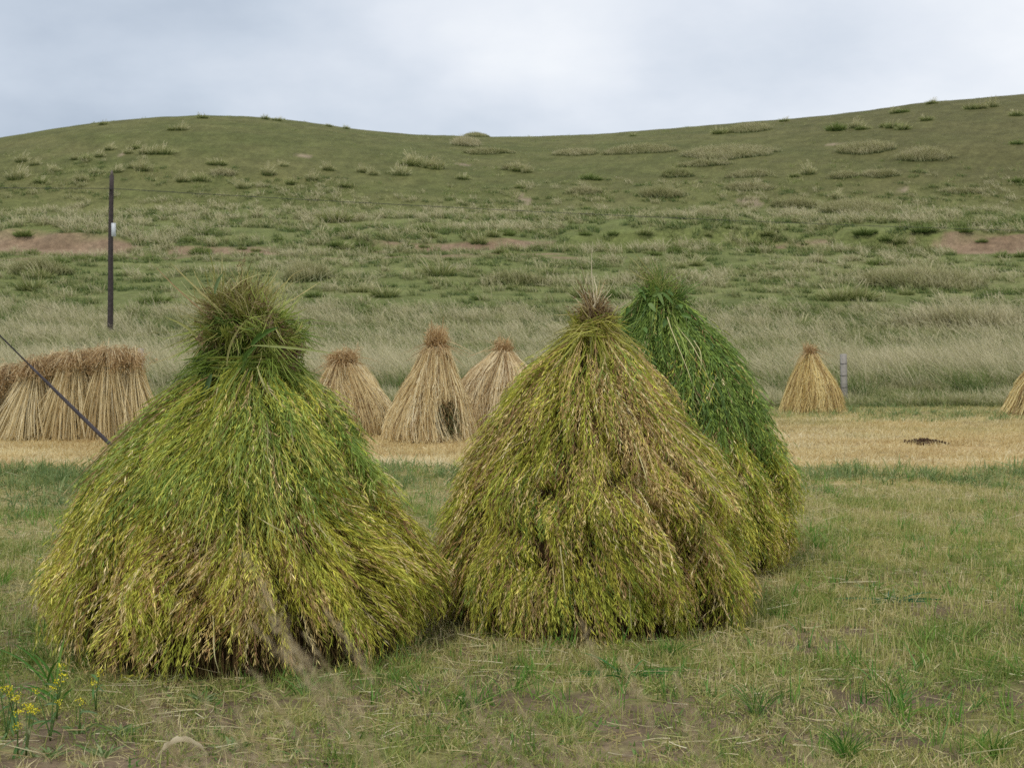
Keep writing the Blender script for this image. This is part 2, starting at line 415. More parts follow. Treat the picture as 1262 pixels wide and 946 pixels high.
link('meadow_grass', mb.mesh('meadow_grass', M_LEAF), kind='stuff', label='tall pale feathery meadow grass beyond the stubble', cat='grass')
mb = MB()
meadow(4300, 70, 121, .18, .80, 30, .03, .06, (-.2, .1), 74, r0=.24, pale=.36, contrast=1.4, keep=lambda x, y: .12 + .88 * sstep(.46, .56, fbm(x / 5, y / 2.2, 91)))
meadow(4200, 116, 150, .35, 1.05, 32, .04, .075, (-.2, .1), 75, r0=.26, pale=.36, contrast=1.5, keep=lambda x, y: .08 + .8 * sstep(.42, .56, fbm(x / 4, y / 3, 92)))
meadow(3000, 146, 180, .25, .8, 30, .04, .08, (-.2, .1), 76, r0=.28, pale=.42, contrast=1.5, keep=lambda x, y: (.1 + .9 * sstep(.46, .58, fbm(x / 6, y / 3, 93))) * (1 - .8 * sstep(155, 178, y)))
link('slope_grass', mb.mesh('slope_grass', M_LEAF), kind='stuff', label='rough green and pale grass on the lower slope', cat='grass')
mb = MB()
x, y = scatter(26000, 150, 262, m=.1, s=3)
g = fbm(x / 11, y / 7, 81); g2 = fbm(x / 2.5, y / 2.5, 82)
low = 1 - sstep(165, 205, y)
k = rng.uniform(size=len(x)) < (sstep(.52, .68, g) * sstep(.44, .6, g2) + .02) * (.15 + .85 * low); x, y, g, g2 = x[k], y[k], g[k], g2[k]
B, d, H, bend, t = tufts(mb, x, y, 9, rng.uniform(.2, .75, len(x)) * (.5 + .5 * low[k]), None, .5, .6, .1 + .9 * g2 * rng.uniform(.4, 1.4, len(x)), r0=.22)
blades(mb, B, d, H, rng.uniform(.035, .07, len(B)), bend, palette(t * .6, PALE), 3, tipC=palette(t, PALE))
link('hill_grass', mb.mesh('hill_grass', M_LEAF), kind='stuff', label='sparse short grass scattered over the upper hill', cat='grass')

# ------------------------------------------------------------------ tussocks: individual plants
def tussock_mesh(name, nb, rad, h, wide, pale, up, fl):
    mb = MB()
    r = rad * np.sqrt(rng.uniform(size=nb)); a = rng.uniform(0, 2 * PI, nb)
    B = np.stack([r * np.cos(a), r * np.sin(a), np.full(nb, -.06)], 1)
    s = (r / rad) * .55 + np.abs(rng.normal(size=nb)) * .18
    d = norm(np.stack([np.cos(a) * s, np.sin(a) * s, np.ones(nb) * up], 1))
    H = h * rng.uniform(.55, 1.05, nb) * (1 - .35 * (r / rad) ** 2)
    bend = np.stack([np.cos(a) * s - .2, np.sin(a) * s, -.5 * s], 1) * (H * .5)[:, None]
    t = np.clip(rng.normal(size=nb) * .16 + pale * .3, 0, 1)
    blades(mb, B, d, H, rng.uniform(.6, 1.2, nb) * wide, bend, palette(t, [(60, 84, 38), (88, 110, 50), (122, 138, 70), (162, 164, 106)]), 5,
           tipC=palette(np.clip(t + .25 + .3 * pale, 0, 1), [(104, 130, 62), (150, 162, 90), (194, 190, 130), (224, 214, 172)]))
    if fl:
        n = fl; a = rng.uniform(0, 2 * PI, n); s = np.abs(rng.normal(size=n)) * .22
        d = norm(np.stack([np.cos(a) * s - .12, np.sin(a) * s, np.ones(n)], 1))
        blades(mb, np.stack([.5 * rad * np.cos(a), .5 * rad * np.sin(a), 0 * a], 1), d, h * rng.uniform(.8, 1.2, n), np.full(n, wide * .6),
               np.stack([-.25 * h + 0 * a, 0 * a, -.05 + 0 * a], 1), palette(rng.uniform(.3, 1, n), PALE), 5, tipC=palette(rng.uniform(.7, 1, n), PALE), taper=.3)
    return mb.mesh(name, M_LEAF)
TW = .045
TM = {'dark': [tussock_mesh('tussock', 230, .36, .50, TW, 0.0, 1.1, 0) for _ in range(4)],
      'mid': [tussock_mesh('tussock', 210, .36, .52, TW, .5, 1.1, 8) for _ in range(4)],
      'pale': [tussock_mesh('tussock', 190, .33, .58, TW, .9, 1.25, 18) for _ in range(4)]}
def tussock(px, py, wpx, kind, label, group):
    x, y, z = pick(px, py)
    s = wpx * y / F / (.56 if y > 140 else .95)
    o = link('grass_tussock', TM[kind][rng.integers(4)], label=label, cat='grass tussock', group=group, loc=(x, y, z - .02), rz=rng.uniform(0, 6.28))
    hf = {'dark': 1, 'mid': 1.05, 'pale': 1.15}[kind]
    o.scale = (s, s, s * hf * rng.uniform(.85, 1.15))
sky_t = [(127, 154, 8, 'a small tuft on the left shoulder of the rounded hill crest'), (250, 146, 9, 'a low tuft on the very top of the rounded hill'),
         (326, 147, 7, 'first of the paired tufts on the rounded hill crest'), (341, 149, 8, 'second of the paired tufts on the rounded hill crest'),
         (405, 156, 6, 'a lone tuft on the crest running down toward the saddle'), (426, 159, 6, 'a tiny tuft on the crest nearest the saddle'),
         (966, 150, 8, 'a round tuft on the skyline of the second hill'), (1148, 128, 9, 'a squat tuft high on the skyline of the second hill')]
for px, py, w, lab in sky_t: tussock(px, py, w, 'mid', 'green grass tussock, ' + lab, 'tussocks on the skyline')
for px, py, w in ((212, 161, 8), (223, 161, 10), (27, 200, 11), (43, 204, 9), (68, 212, 10), (135, 185, 9), (166, 184, 10), (92, 197, 8), (107, 198, 10), (122, 194, 9), (158, 190, 8), (178, 190, 10),
                  (190, 190, 12), (204, 190, 15), (118, 215, 9), (145, 212, 9), (176, 210, 13), (162, 208, 8), (224, 224, 11), (248, 223, 12), (262, 203, 9), (272, 204, 11), (405, 210, 11), (447, 213, 9), (460, 216, 9),
                  (494, 216, 14), (540, 208, 12), (570, 221, 11), (20, 221, 16), (50, 226, 12), (100, 224, 11), (503, 204, 13), (511, 203, 14), (520, 205, 13), (528, 207, 12), (537, 209, 10), (360, 228, 10), (385, 222, 12), (330, 216, 12), (300, 232, 12), (425, 230, 11), (350, 205, 8)):
    tussock(px, py, w, 'pale' if rng.uniform() < .65 else 'mid', 'pale topped grass tussock on the flank of the rounded hill behind the pole', 'tussocks on the rounded hill')
for px, py, w in ((640, 211, 13), (641, 232, 9), (650, 213, 9), (726, 221, 13), (737, 222, 8), (886, 165, 12), (895, 164, 9), (1030, 161, 15), (1055, 158, 12), (1065, 160, 9), (1103, 140, 10), (1113, 139, 9), (1142, 149, 10), (1253, 143, 11),
                  (996, 215, 13), (978, 218, 9), (1253, 225, 14), (1253, 178, 10), (1133, 268, 15), (1100, 158, 13), (1112, 160, 12), (1090, 157, 9), (1222, 132, 11), (1197, 135, 11), (1210, 134, 10), (780, 168, 6), (1030, 245, 10), (1060, 160, 8)):
    tussock(px, py, w, ('pale', 'mid', 'dark')[rng.integers(3)], 'grass tussock standing alone on the bare slope of the second hill', 'tussocks on the second hill')
for k_ in range(100):
    px = rng.uniform(-10, 1275); py = rng.choice([rng.normal(285, 5), rng.normal(318, 7), rng.normal(300, 9)])
    if abs(px - 141) < 3: continue
    tussock(px, py, rng.uniform(11, 27), 'dark' if rng.uniform() < .7 else 'mid', 'dense dark green grass tussock along the bare reddish earth bank', 'tussocks along the earth bank')
for k_ in range(46):
    px = rng.uniform(-10, 1275); py = rng.uniform(335, 425)
    tussock(px, py, rng.uniform(16, 44), ('mid', 'dark', 'mid', 'dark')[rng.integers(4)], 'grass tussock rising from the lower meadow below the earth bank', 'tussocks in the lower meadow')
for px, py, w, lab in ((945, 462, 34, 'between the green and the golden stook'), (1057, 472, 34, 'just beyond the fence post'), (1094, 473, 32, 'second beyond the fence post'), (1166, 476, 22, 'smaller of the touching pair in the meadow edge'),
                       (1188, 477, 30, 'larger of the touching pair in the meadow edge'), (1240, 479, 30, 'beside the straw stook cut by the frame'), (372, 450, 26, 'behind the big green stook'), (196, 440, 34, 'behind the long straw row'),
                       (668, 430, 22, 'behind the palest straw stook'), (500, 480, 24, 'between two straw stooks')):
    tussock(px, py, w, 'dark', 'dark green rush tussock ' + lab, 'rush tussocks at the meadow edge')
def patch(px, py, wpx, dpx, hm, tone, label, dens=1.0):
    x0, y0, z0 = pick(px, py); hw = wpx * y0 / F / 2
    x1, y1, _ = pick(px, py - dpx); dd = max(y1 - y0, 1.0) if y1 > y0 else 2.0
    dd = min(dd, 12)
    n = int(min(1500, 34 * hw * dd * dens) + 80)
    a = rng.uniform(0, 2 * PI, n); r = np.sqrt(rng.uniform(size=n)) * (.75 + .5 * vnoise(a * 2, a * 0 + px, 5))
    X = x0 + np.cos(a) * r * hw; Yp = y0 + dd / 2 + np.sin(a) * r * dd / 2
    mb = MB(); h = 1.9 * hm * rng.uniform(.5, 1.1, n) * (1.1 - .5 * r)
    B, d, H, bend, t = tufts(mb, X, Yp, 8, h, None, .4, .7, tone + .5 * (vnoise(X, Yp, 4) - .4), r0=.18, wind=(-.2, 0))
    B = B - np.array([x0, y0, z0])
    blades(mb, B, d, H, rng.uniform(.05, .09, len(B)), bend, palette(t * .5, BASEC), 4, tipC=palette(.52 + .48 * t, PALE))
    link('grass_patch', mb.mesh('grass_patch', M_LEAF), label=label, cat='grass patch', group='grass patches on the hills', loc=(x0, y0, z0))
for a_ in ((586, 169, 26, 1, .5, .3, 'flat grass patch on the saddle between the two hills'),
           (575, 181, 34, 3, .9, .8, 'pale tall grass patch just below the saddle'), (600, 191, 60, 3, .6, .35, 'long green grass patch slanting below the saddle'),
           (636, 211, 36, 3, .6, .5, 'short grass patch in the gully under the saddle'), (711, 192, 52, 4, .6, .5, 'thin grass patch right of the saddle'),
           (790, 190, 80, 6, .7, .45, 'wide grass patch in the middle of the skyline slope'), (905, 198, 110, 16, .8, .5, 'large rounded grass hummock on the second hill'),
           (836, 219, 42, 3, .7, .12, 'dark green compact grass patch below the hummock'), (870, 206, 60, 4, .6, .4, 'grass patch skirting the rounded hummock'),
           (926, 219, 60, 4, .6, .45, 'loose grass patch under the hummock'), (926, 235, 62, 5, .6, .5, 'lowest loose grass patch under the hummock'),
           (930, 163, 54, 5, .7, .4, 'bushy grass patch near the second hill skyline'), (1072, 190, 74, 7, .9, .45, 'big grass patch on the upper slope of the second hill'),
           (1145, 199, 68, 8, .9, .5, 'big pale edged grass patch beside the largest one uphill'), (1041, 221, 36, 4, .6, .5, 'small faint grass patch mid slope'),
           (1088, 220, 46, 5, .6, .45, 'medium grass patch mid slope'), (816, 245, 54, 6, .8, .3, 'bright green grass mound at the slope foot'),
           (722, 240, 42, 3, .6, .5, 'thin grass patch left of the bright mound'), (881, 268, 30, 3, .7, .5, 'small grass patch by the reddish bare spot'),
           (985, 258, 62, 5, .8, .35, 'curved grass patch beside the big oval one'), (1063, 264, 88, 7, .9, .42, 'big oval grass patch at the hill foot'),
           (1190, 240, 62, 3, .5, .5, 'thin sparse grass patch at the right hill flank'), (815, 352, 80, 4, .7, .15, 'dark green grass patch in the meadow above the leaning green stook'),
           (640, 353, 80, 3, .7, .12, 'dark green grass streak in the meadow behind the straw stooks'), (375, 348, 50, 6, .9, .45, 'bushy pale grass patch beside the big stook tuft'),
           (1150, 358, 150, 9, .9, .5, 'broad pale grass patch in the meadow below the earth bank'), (45, 340, 70, 4, .8, .2, 'green grass patch left of the pole'),
           (1200, 412, 190, 6, .9, .8, 'broad silvery grass patch in the tall meadow'), (275, 218, 30, 3, .6, .6, 'small grass patch on the rounded hill')):
    patch(*a_)

# ------------------------------------------------------------------ green grain stooks
class Stack:
    def __init__(s, cx, cy, prof, seed, lobe=.085, dents=()):
        s.cx, s.cy = cx, cy; p = np.array(sorted(prof)); s.z, s.r, s.dx = p[:, 0], p[:, 1], p[:, 2]; s.seed = seed; s.lobe = lobe; s.dents = dents; s.fold = 1.0 if lobe != .06 else .4
    def R(s, z): return np.interp(z, s.z, s.r)
    def pos(s, th, z, off):
        n = fbm(th * 1.6 + 20, z * 1.2, s.seed, 3) - .5 + .5 * (fbm(th * 5 + 9, z * 3, s.seed + 3, 2) - .5)
        # periodic in angle: fade the lumps at the seam on the far side
        n = n * sstep(PI, PI - .5, np.abs(((th + PI) % (2 * PI)) - PI))
        fold = np.abs(fbm(th * 2.3 + 50 + 1.2 * z, z * .9, s.seed + 7, 2) - .5) * 2
        fold = -.11 * (1 - sstep(.0, .22, fold)) * sstep(0, .4, s.R(z)) * sstep(PI, PI - .5, np.abs(((th + PI) % (2 * PI)) - PI))
        for (dt, dz, wt, wz, dp) in s.dents:
            fold = fold - dp / s.fold * np.exp(-(((((th - dt + PI) % (2 * PI)) - PI) / wt) ** 2 + ((z - dz) / wz) ** 2))
        r = s.R(z) * (.955 + s.lobe * 2 * n) + fold * s.fold + off; r = np.maximum(r, .01)
        return np.stack([np.interp(z, s.z, s.dx) + r * np.sin(th), -r * np.cos(th), z], -1)

def lock_paths(S, th, z0, L, al, off0, off1, K, tt=None):
    """polyline for each strand, t in 0..1 -> (N,K,3)"""
    t = np.linspace(0, 1, K)[None] if tt is None else tt
    sl = (S.R(np.maximum(z0 - .1, .05)) - S.R(z0 + .1)) / np.maximum(z0 + .1 - np.maximum(z0 - .1, .05), .05)
    cosa = 1 / np.sqrt(1 + np.clip(sl, 0, 3) ** 2)
    z = z0[:, None] - (L * cosa)[:, None] * t * np.cos(al)[:, None]
    r = S.R(np.maximum(z, 0)) + .02
    dth = (L * np.sin(al))[:, None] * t / r
    off = off0[:, None] + (off1 - off0)[:, None] * t ** .8
    z = np.maximum(z, .012)
    return S.pos(th[:, None] + dth, z, off)

def sheaf_layer(S, mbE, nlock, per, zr, Lr, colf, ears=20, elen=(.022, .047), ew=(.003, .0062), swid=.004, seed=0, off=(-.10, .035), spread=1.0, tuck=None,
                thr=None, earfrac=1.0, zpow=1.0, angle=None, alamp=1.35, nstem=.35):
    z0 = zr[0] + (zr[1] - zr[0]) * rng.uniform(size=nlock) ** zpow
    th = rng.uniform(-PI, PI, nlock) if thr is None else rng.normal(thr[0], thr[1], nlock)
    L = rng.uniform(*Lr, nlock)
    al = alamp * (fbm(th * 1.3 + 30, z0 * 1.5, seed + 5, 3) - .5) * 2 + rng.normal(size=nlock) * .22
    if angle is not None: al = al + angle
    o0 = rng.uniform(*sorted((off[0], off[0] * .3)), nlock); o1 = rng.uniform(-off[1] * .6, off[1] * 2.4, nlock)
    rep = lambda a: np.repeat(a, per)
    N = nlock * per
    Rz = S.R(z0)
    gx = rng.normal(size=N); thS = rep(th) + gx * .035 / rep(Rz + .05)
    alS = rep(al) + gx * .10 * spread + rng.normal(size=N) * .06
    zS = rep(z0) + rng.normal(size=N) * .035; LS = rep(L) * rng.uniform(.7, 1.12, N) * (1 - .12 * np.abs(gx))
    oS0 = rep(o0) + rng.normal(size=N) * .018; oS1 = rep(o1) + rng.normal(size=N) * .022
    lockr = rep(rng.uniform(size=nlock)); 
    if tuck is not None:
        oS0 = oS0 - tuck * sstep(.62, .95, zS); oS1 = oS1 - tuck * sstep(.75, 1.0, zS)
    C = colf(rep(th), rep(z0), lockr, rng.uniform(size=N)) * rep(rng.uniform(.72, 1.25, nlock))[:, None]
    P = lock_paths(S, thS, zS, LS, alS, oS0, oS1, 7)
    P = P + np.cumsum(rng.normal(size=P.shape) * .0035, 1)
    side = norm(np.cross(P[:, 3] - P[:, 2] + 1e-6, rng.normal(size=(N, 3))))
    if nstem > 0:
        W = np.full((N, 7), swid) * rng.uniform(.6, 1.4, (N, 1)) * np.array([1, 1, 1, 1, .9, .7, .3])[None]
        ms = rng.permutation(N)[:int(N * nstem)]; strips(mbE, P[ms], W[ms], side[ms], C[ms] * 1.05)
    if ears:
        ne = int(N * earfrac)
        sel = rng.permutation(N)[:ne]
        tt = np.linspace(.30, 1.0, ears)[None] + rng.uniform(-.03, .03, (ne, ears)); tt = np.clip(tt, 0, 1)
        # reuse the polyline: linear interpolation along it
        f = tt * 6; i = np.minimum(f.astype(int), 5); fr = (f - i)[..., None]
        Ps = P[sel]; idx = np.arange(ne)[:, None]
        A = Ps[idx, i]; Bp = Ps[idx, i + 1]; pos = A * (1 - fr) + Bp * fr; tan = norm(Bp - A)
        pos = pos.reshape(-1, 3); tan = tan.reshape(-1, 3)
        rad = norm(pos * [1, 1, 0]); az = np.stack([-rad[:, 1], rad[:, 0], 0 * rad[:, 0]], 1)
        m = len(pos); sg = np.sign(rng.normal(size=m)) 
        d = norm(tan + az * (sg * rng.uniform(.10, .58, m))[:, None] + rad * (rng.normal(size=m) * .22 + .12)[:, None] + np.array([0, 0, -.10]))
        Cs = np.repeat(C[sel], ears, 0) * rng.uniform(.7, 1.35, (m, 1)) * 1.28
        tip = Cs * np.array([1.24, 1.18, 1.2])
        diamonds(mbE, pos, d, rng.uniform(*elen, m), rng.uniform(*ew, m), Cs, tip)

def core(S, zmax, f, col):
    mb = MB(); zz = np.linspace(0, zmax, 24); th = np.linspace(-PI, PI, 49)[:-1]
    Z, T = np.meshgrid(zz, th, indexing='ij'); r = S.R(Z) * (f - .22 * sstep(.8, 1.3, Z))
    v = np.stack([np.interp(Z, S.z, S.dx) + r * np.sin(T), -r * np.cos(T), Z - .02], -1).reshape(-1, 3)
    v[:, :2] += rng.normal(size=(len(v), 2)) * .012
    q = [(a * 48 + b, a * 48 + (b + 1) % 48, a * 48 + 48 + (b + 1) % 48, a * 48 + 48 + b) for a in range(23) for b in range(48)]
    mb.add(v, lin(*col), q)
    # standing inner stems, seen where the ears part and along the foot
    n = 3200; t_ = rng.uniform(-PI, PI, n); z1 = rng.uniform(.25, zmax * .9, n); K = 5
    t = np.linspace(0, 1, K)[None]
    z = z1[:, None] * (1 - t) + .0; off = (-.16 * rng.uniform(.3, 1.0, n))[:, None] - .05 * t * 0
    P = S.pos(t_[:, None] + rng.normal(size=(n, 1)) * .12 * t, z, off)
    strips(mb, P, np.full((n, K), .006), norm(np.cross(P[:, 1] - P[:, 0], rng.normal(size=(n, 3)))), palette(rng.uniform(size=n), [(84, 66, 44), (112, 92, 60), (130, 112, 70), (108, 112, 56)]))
    return mb

def tuft(S, mb, z0, n, L, spread, cols, r0=.07, curl=.25, w=(.003, .006), lean=(0, 0), droop=.25, updir=1.0, zj=.04):
    a = rng.uniform(0, 2 * PI, n); s = np.abs(rng.normal(size=n)) * spread
    dx = np.interp(z0, S.z, S.dx); r = r0 * np.sqrt(rng.uniform(size=n))
    B = np.stack([dx + r * np.cos(a), r * np.sin(a), z0 + rng.normal(size=n) * zj], 1)
    d = norm(np.stack([np.cos(a) * s + lean[0], np.sin(a) * s + lean[1], np.ones(n) * updir], 1))
    Ln = rng.uniform(*L, n); K = 7; t = np.linspace(0, 1, K)[None, :, None]
    bend = rng.normal(size=(n, 3)) * curl + np.stack([np.cos(a) * s, np.sin(a) * s, -np.ones(n)], 1) * droop
    P = B[:, None] + d[:, None] * Ln[:, None, None] * t + (bend * Ln[:, None])[:, None] * t ** 2
    P = P + np.cumsum(rng.normal(size=P.shape) * .006, 1)
    W = rng.uniform(*w, n)[:, None] * np.array([1, 1, 1, .95, .85, .7, .35])[None]
    strips(mb, P, W, norm(np.cross(d, rng.normal(size=(n, 3)))), palette(rng.uniform(size=n), cols))
    return P

def tangle(mb, c, rad, n, L, cols, up=.6, curl=.35, w=(.003, .006), out=.4):
    u = norm(rng.normal(size=(n, 3))) * rng.uniform(0, 1, (n, 1)) ** .45
    B = np.array(c) + u * np.array(rad) * np.where(u[:, 2:3] > 0, 1, .9)
    d = norm(rng.normal(size=(n, 3)) + u * out + [0, 0, up]); Ln = rng.uniform(*L, n); K = 7; t = np.linspace(0, 1, K)[None, :, None]
    bend = rng.normal(size=(n, 3)) * curl + [0, 0, -.25]
    P = B[:, None] + d[:, None] * Ln[:, None, None] * (t - .4) + (bend * Ln[:, None])[:, None] * t ** 2
    P = P + np.cumsum(rng.normal(size=P.shape) * .007, 1)
    strips(mb, P, rng.uniform(*w, n)[:, None] * np.array([.7, 1, 1, .95, .85, .7, .35])[None], norm(np.cross(d, rng.normal(size=(n, 3)))), palette(rng.uniform(size=n), cols))
    return P

def wisps(mb, c, rad, nw, per, L, cols, up=.5, out=.8, droop=.4, w=(.0035, .007), fan=.2, jit=.016, lean=(0, 0), lo=-1.0):
    """a tangle made of many small locks of stalks, every lock with its own direction, bend and tone"""
    u = norm(rng.normal(size=(nw, 3))); u[:, 2] = np.where(u[:, 2] < lo, -u[:, 2], u[:, 2])
    B0 = np.array(c) + u * np.array(rad) * rng.uniform(.1, 1, (nw, 1)) ** .4
    D0 = norm(u * out + rng.normal(size=(nw, 3)) * .5 + [lean[0], lean[1], up]); b0 = rng.normal(size=(nw, 3)) * .3 + [0, 0, -droop]
    r = lambda a: np.repeat(a, per, 0); n = nw * per
    B = r(B0) + rng.normal(size=(n, 3)) * jit; d = norm(r(D0) + rng.normal(size=(n, 3)) * fan)
    Ln = r(rng.uniform(*L, nw)) * rng.uniform(.6, 1.15, n); K = 7; t = np.linspace(0, 1, K)[None, :, None]
    bend = r(b0) + rng.normal(size=(n, 3)) * .16
    P = B[:, None] + d[:, None] * Ln[:, None, None] * (t - .25) + (bend * Ln[:, None])[:, None] * t ** 2
    P = P + np.cumsum(rng.normal(size=P.shape) * .005, 1)
    tone = np.clip(r(rng.uniform(size=nw)) * .75 + rng.uniform(size=n) * .35 - .05, 0, 1)
    strips(mb, P, rng.uniform(*w, n)[:, None] * np.array([.7, 1, 1, .95, .85, .7, .35])[None], norm(np.cross(d, rng.normal(size=(n, 3)))), palette(tone, cols))
    return P, r(np.arange(nw))

def seedheads(mb, tips, n, L, cols, jit=.02, w=(.004, .007)):
    """bushy seed heads: n small spikelets around each tip"""
    P = np.repeat(tips, n, 0) + rng.normal(size=(len(tips) * n, 3)) * jit
    dd = norm(np.repeat(rng.normal(size=(len(tips), 3)) * .7 + [0, 0, .4], n, 0) + rng.normal(size=P.shape) * .5)
    diamonds(mb, P, dd, rng.uniform(*L, len(P)), rng.uniform(*w, len(P)), palette(rng.uniform(size=len(P)), cols))

def leaf(mb, p, d, L, w, bend, col, fold=.25):
    """broad grass leaf with a folded midrib"""
    d = norm(np.array(d, float)); p = np.array(p, float); bend = np.array(bend, float); K = 9
    s = norm(np.cross(d, [.3, -1, .2])); u = np.cross(s, d)
    t = np.linspace(0, 1, K)[:, None]; mid = p + d * L * t + bend * t ** 2
    wd = w * np.sin(np.clip(t * .92 + .08, 0, 1) * PI) ** .7
    v = np.concatenate([mid - s * wd / 2 + u * wd * fold, mid, mid + s * wd / 2 + u * wd * fold])
    q = [(k_, k_ + 1, K + k_ + 1, K + k_) for k_ in range(K - 1)] + [(K + k_, K + k_ + 1, 2 * K + k_ + 1, 2 * K + k_) for k_ in range(K - 1)]
    mb.add(v, lin(*col), q)

def binding(S, z, r, cols, n=160):
    mb = MB(); K = 12
    a0 = rng.uniform(0, 2 * PI, n); span = rng.uniform(.8, 2.4, n); t = np.linspace(0, 1, K)[None]
    a = a0[:, None] + span[:, None] * t; rr = (r + rng.normal(size=n) * .012)[:, None] + .012 * np.sin(t * 9 + a0[:, None])
    zz = z + (rng.normal(size=n) * .022)[:, None] + (rng.normal(size=n) * .05)[:, None] * t
    P = np.stack([np.interp(z, S.z, S.dx) + rr * np.cos(a), rr * np.sin(a), zz], -1)
    rad = norm(P[:, 5] * [1, 1, 0]); strips(mb, P, np.full((n, K), .0055), norm(rng.normal(size=(n, 3)) * [.3, .3, 1]), palette(rng.uniform(size=n), cols))
    return mb

def strays(S, parent, lst):
    """individual long pale stalks lying on the surface: (theta, z0, z1, dtheta, lift)"""
    for th, z0, z1, dth, lift in lst:
        mb = MB(); K = 9; t = np.linspace(0, 1, K); P = S.pos(th + dth * t, z0 + (z1 - z0) * t, lift + .03 * np.sin(t * PI))
        strips(mb, P[None], np.full((1, K), .0065) * np.linspace(1, .5, K)[None], norm(np.cross(P[1] - P[0], [.2, -1, .1]))[None], lin(214, 204, 150)[None])
        link('stray_stalk', mb.mesh('stray_stalk', M_STRAW), parent)

YEL = [(122, 120, 48), (160, 158, 60), (190, 186, 80), (214, 206, 116)]
GRN = [(68, 92, 48), (94, 120, 54), (126, 148, 66), (160, 174, 92)]
TAN = [(132, 108, 68), (170, 146, 94), (192, 172, 112), (214, 198, 144)]
OLV = [(100, 106, 42), (132, 140, 52), (162, 168, 66), (188, 190, 88)]
BLU = [(68, 94, 58), (88, 116, 64), (114, 140, 76), (146, 166, 92)]
def mixpal(w, pals, t):
    """w list of weights arrays, pals palettes"""
    W = np.stack(w, 1); W = np.maximum(W, 1e-4) ** 1.5; W = W / W.sum(1, keepdims=True)
    c = 0
    # choose mostly one palette per lock rather than a blend
    cum = np.cumsum(W, 1); r = mixpal.r
    pickd = (r[:, None] > cum).sum(1); pickd = np.minimum(pickd, len(pals) - 1)
    out = np.zeros((len(t), 3))
    for i_, p in enumerate(pals):
        k_ = pickd == i_
        if k_.any(): out[k_] = palette(t[k_], p)
    return out

def brown_some(c, u, frac):
    """a share of the single stalks has already dried brown or straw pale"""
    k_ = u < frac; c = c.copy()
    c[k_] = palette(((u[k_] * 977.7) % 1), [(124, 92, 66), (164, 132, 92), (200, 180, 126), (218, 204, 158)])
    return c

# ---- stook 1: large front one
S1 = Stack(-1.36, 7.15, [(0, .93, .02), (.163, .96, .02), (.368, .945, .01), (.573, .855, 0), (.779, .72, 0), (.984, .58, 0), (1.19, .425, .02), (1.33, .325, .03), (1.42, .25, .05), (1.55, .22, .04), (1.85, .1, 0)], 101, dents=((.85, .38, .07, .16, .16), (-.35, .22, .2, .1, .06), (.35, .2, .2, .08, .05), (-1.0, .60, .07, .2, .1), (-.05, .62, .1, .06, .1)))
def col1(th, z, lr, u):
    a = ((th + PI) % (2 * PI)) - PI
    n = fbm(th * 2.2, z * 3, 201)
    top = sstep(.92, 1.16, z + .35 * (n - .5) + .16 * np.exp(-((a - .05) / .5) ** 2))
    left = np.exp(-((a + 1.15) / .45) ** 2); right = np.exp(-((a - 1.2) / .5) ** 2)
    mixpal.r = (lr * 7.31 + u * .25) % 1
    g = .12 + 1.5 * top + .6 * right * sstep(.5, .9, z)
    c = mixpal([g, 1.6 + 1.0 * left - 1.2 * top, .95 * (1 - top) + .2 * n, 1.1 + .8 * left + .5 * top], [GRN, YEL, TAN, OLV], .15 + .55 * lr + .35 * u)
    return brown_some(c, (u * 13.7) % 1, .12 + .10 * (1 - top))
def up1(th, z, lr, u):
    # the cape of later, greener sheaves thrown over the top
    mixpal.r = (lr * 7.31 + u * .2) % 1; n = fbm(th * 3, z * 2, 205)
    c = mixpal([1.5 + 0 * z, .55 + .5 * n, .12 + 0 * z, .8 + 0 * z], [GRN, YEL, TAN, OLV], .3 + .5 * lr + .35 * u)
    return brown_some(c, (u * 13.7) % 1, .09)
def left1(th, z, lr, u):
    mixpal.r = (lr * 3.31 + u * .2) % 1
    c = mixpal([.7 + 0 * z, 1.1 + 0 * z, .3 + 0 * z, 1.2 + 0 * z], [GRN, YEL, TAN, OLV], .2 + .5 * lr + .35 * u)
    return brown_some(c, (u * 13.7) % 1, .14)
def low1(th, z, lr, u):
    n = fbm(th * 4.5, z * 4, 207); n = sstep(.30, .58, n)
    mixpal.r = (lr * 7.31 + u * .3) % 1
    c = mixpal([.12 + .1 * n, .7 + .7 * n, 1.5 - 1.1 * n, .55 + .7 * n], [GRN, YEL, TAN, OLV], .15 + .55 * lr + .35 * u)
    return brown_some(c, (u * 13.7) % 1, .26 - .12 * n)
stook1 = link('green_grain_stook', None, label='largest green stook, bushy brown tuft on top, nearest of all', cat='stook', group='green grain stooks', loc=(S1.cx, S1.cy, 0))
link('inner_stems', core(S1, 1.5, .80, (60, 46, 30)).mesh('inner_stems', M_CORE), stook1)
mb = MB()
sheaf_layer(S1, mb, 820, 14, (.42, 1.05), (.30, .52), low1, ears=21, seed=301, tuck=.05)
sheaf_layer(S1, mb, 110, 13, (.34, .52), (.26, .52), low1, ears=20, seed=305, off=(-.08, .04))
link('lower_sheaves', mb.mesh('lower_sheaves', M_EAR), stook1)
mb = MB()
sheaf_layer(S1, mb, 400, 18, (1.0, 1.38), (.26, .44), up1, ears=16, elen=(.026, .052), ew=(.003, .0052), seed=302, off=(-.05, .05), earfrac=.9, swid=.0045, alamp=.8)
sheaf_layer(S1, mb, 95, 34, (1.08, 1.38), (.45, .74), up1, ears=7, elen=(.03, .06), ew=(.003, .005), seed=303, off=(.02, .07), thr=(.05, .36), earfrac=.9, swid=.005, alamp=.5)
sheaf_layer(S1, mb, 110, 26, (.95, 1.32), (.55, .88), left1, ears=12, seed=304, off=(.0, .045), thr=(-1.1, .25), earfrac=.9, alamp=.4)
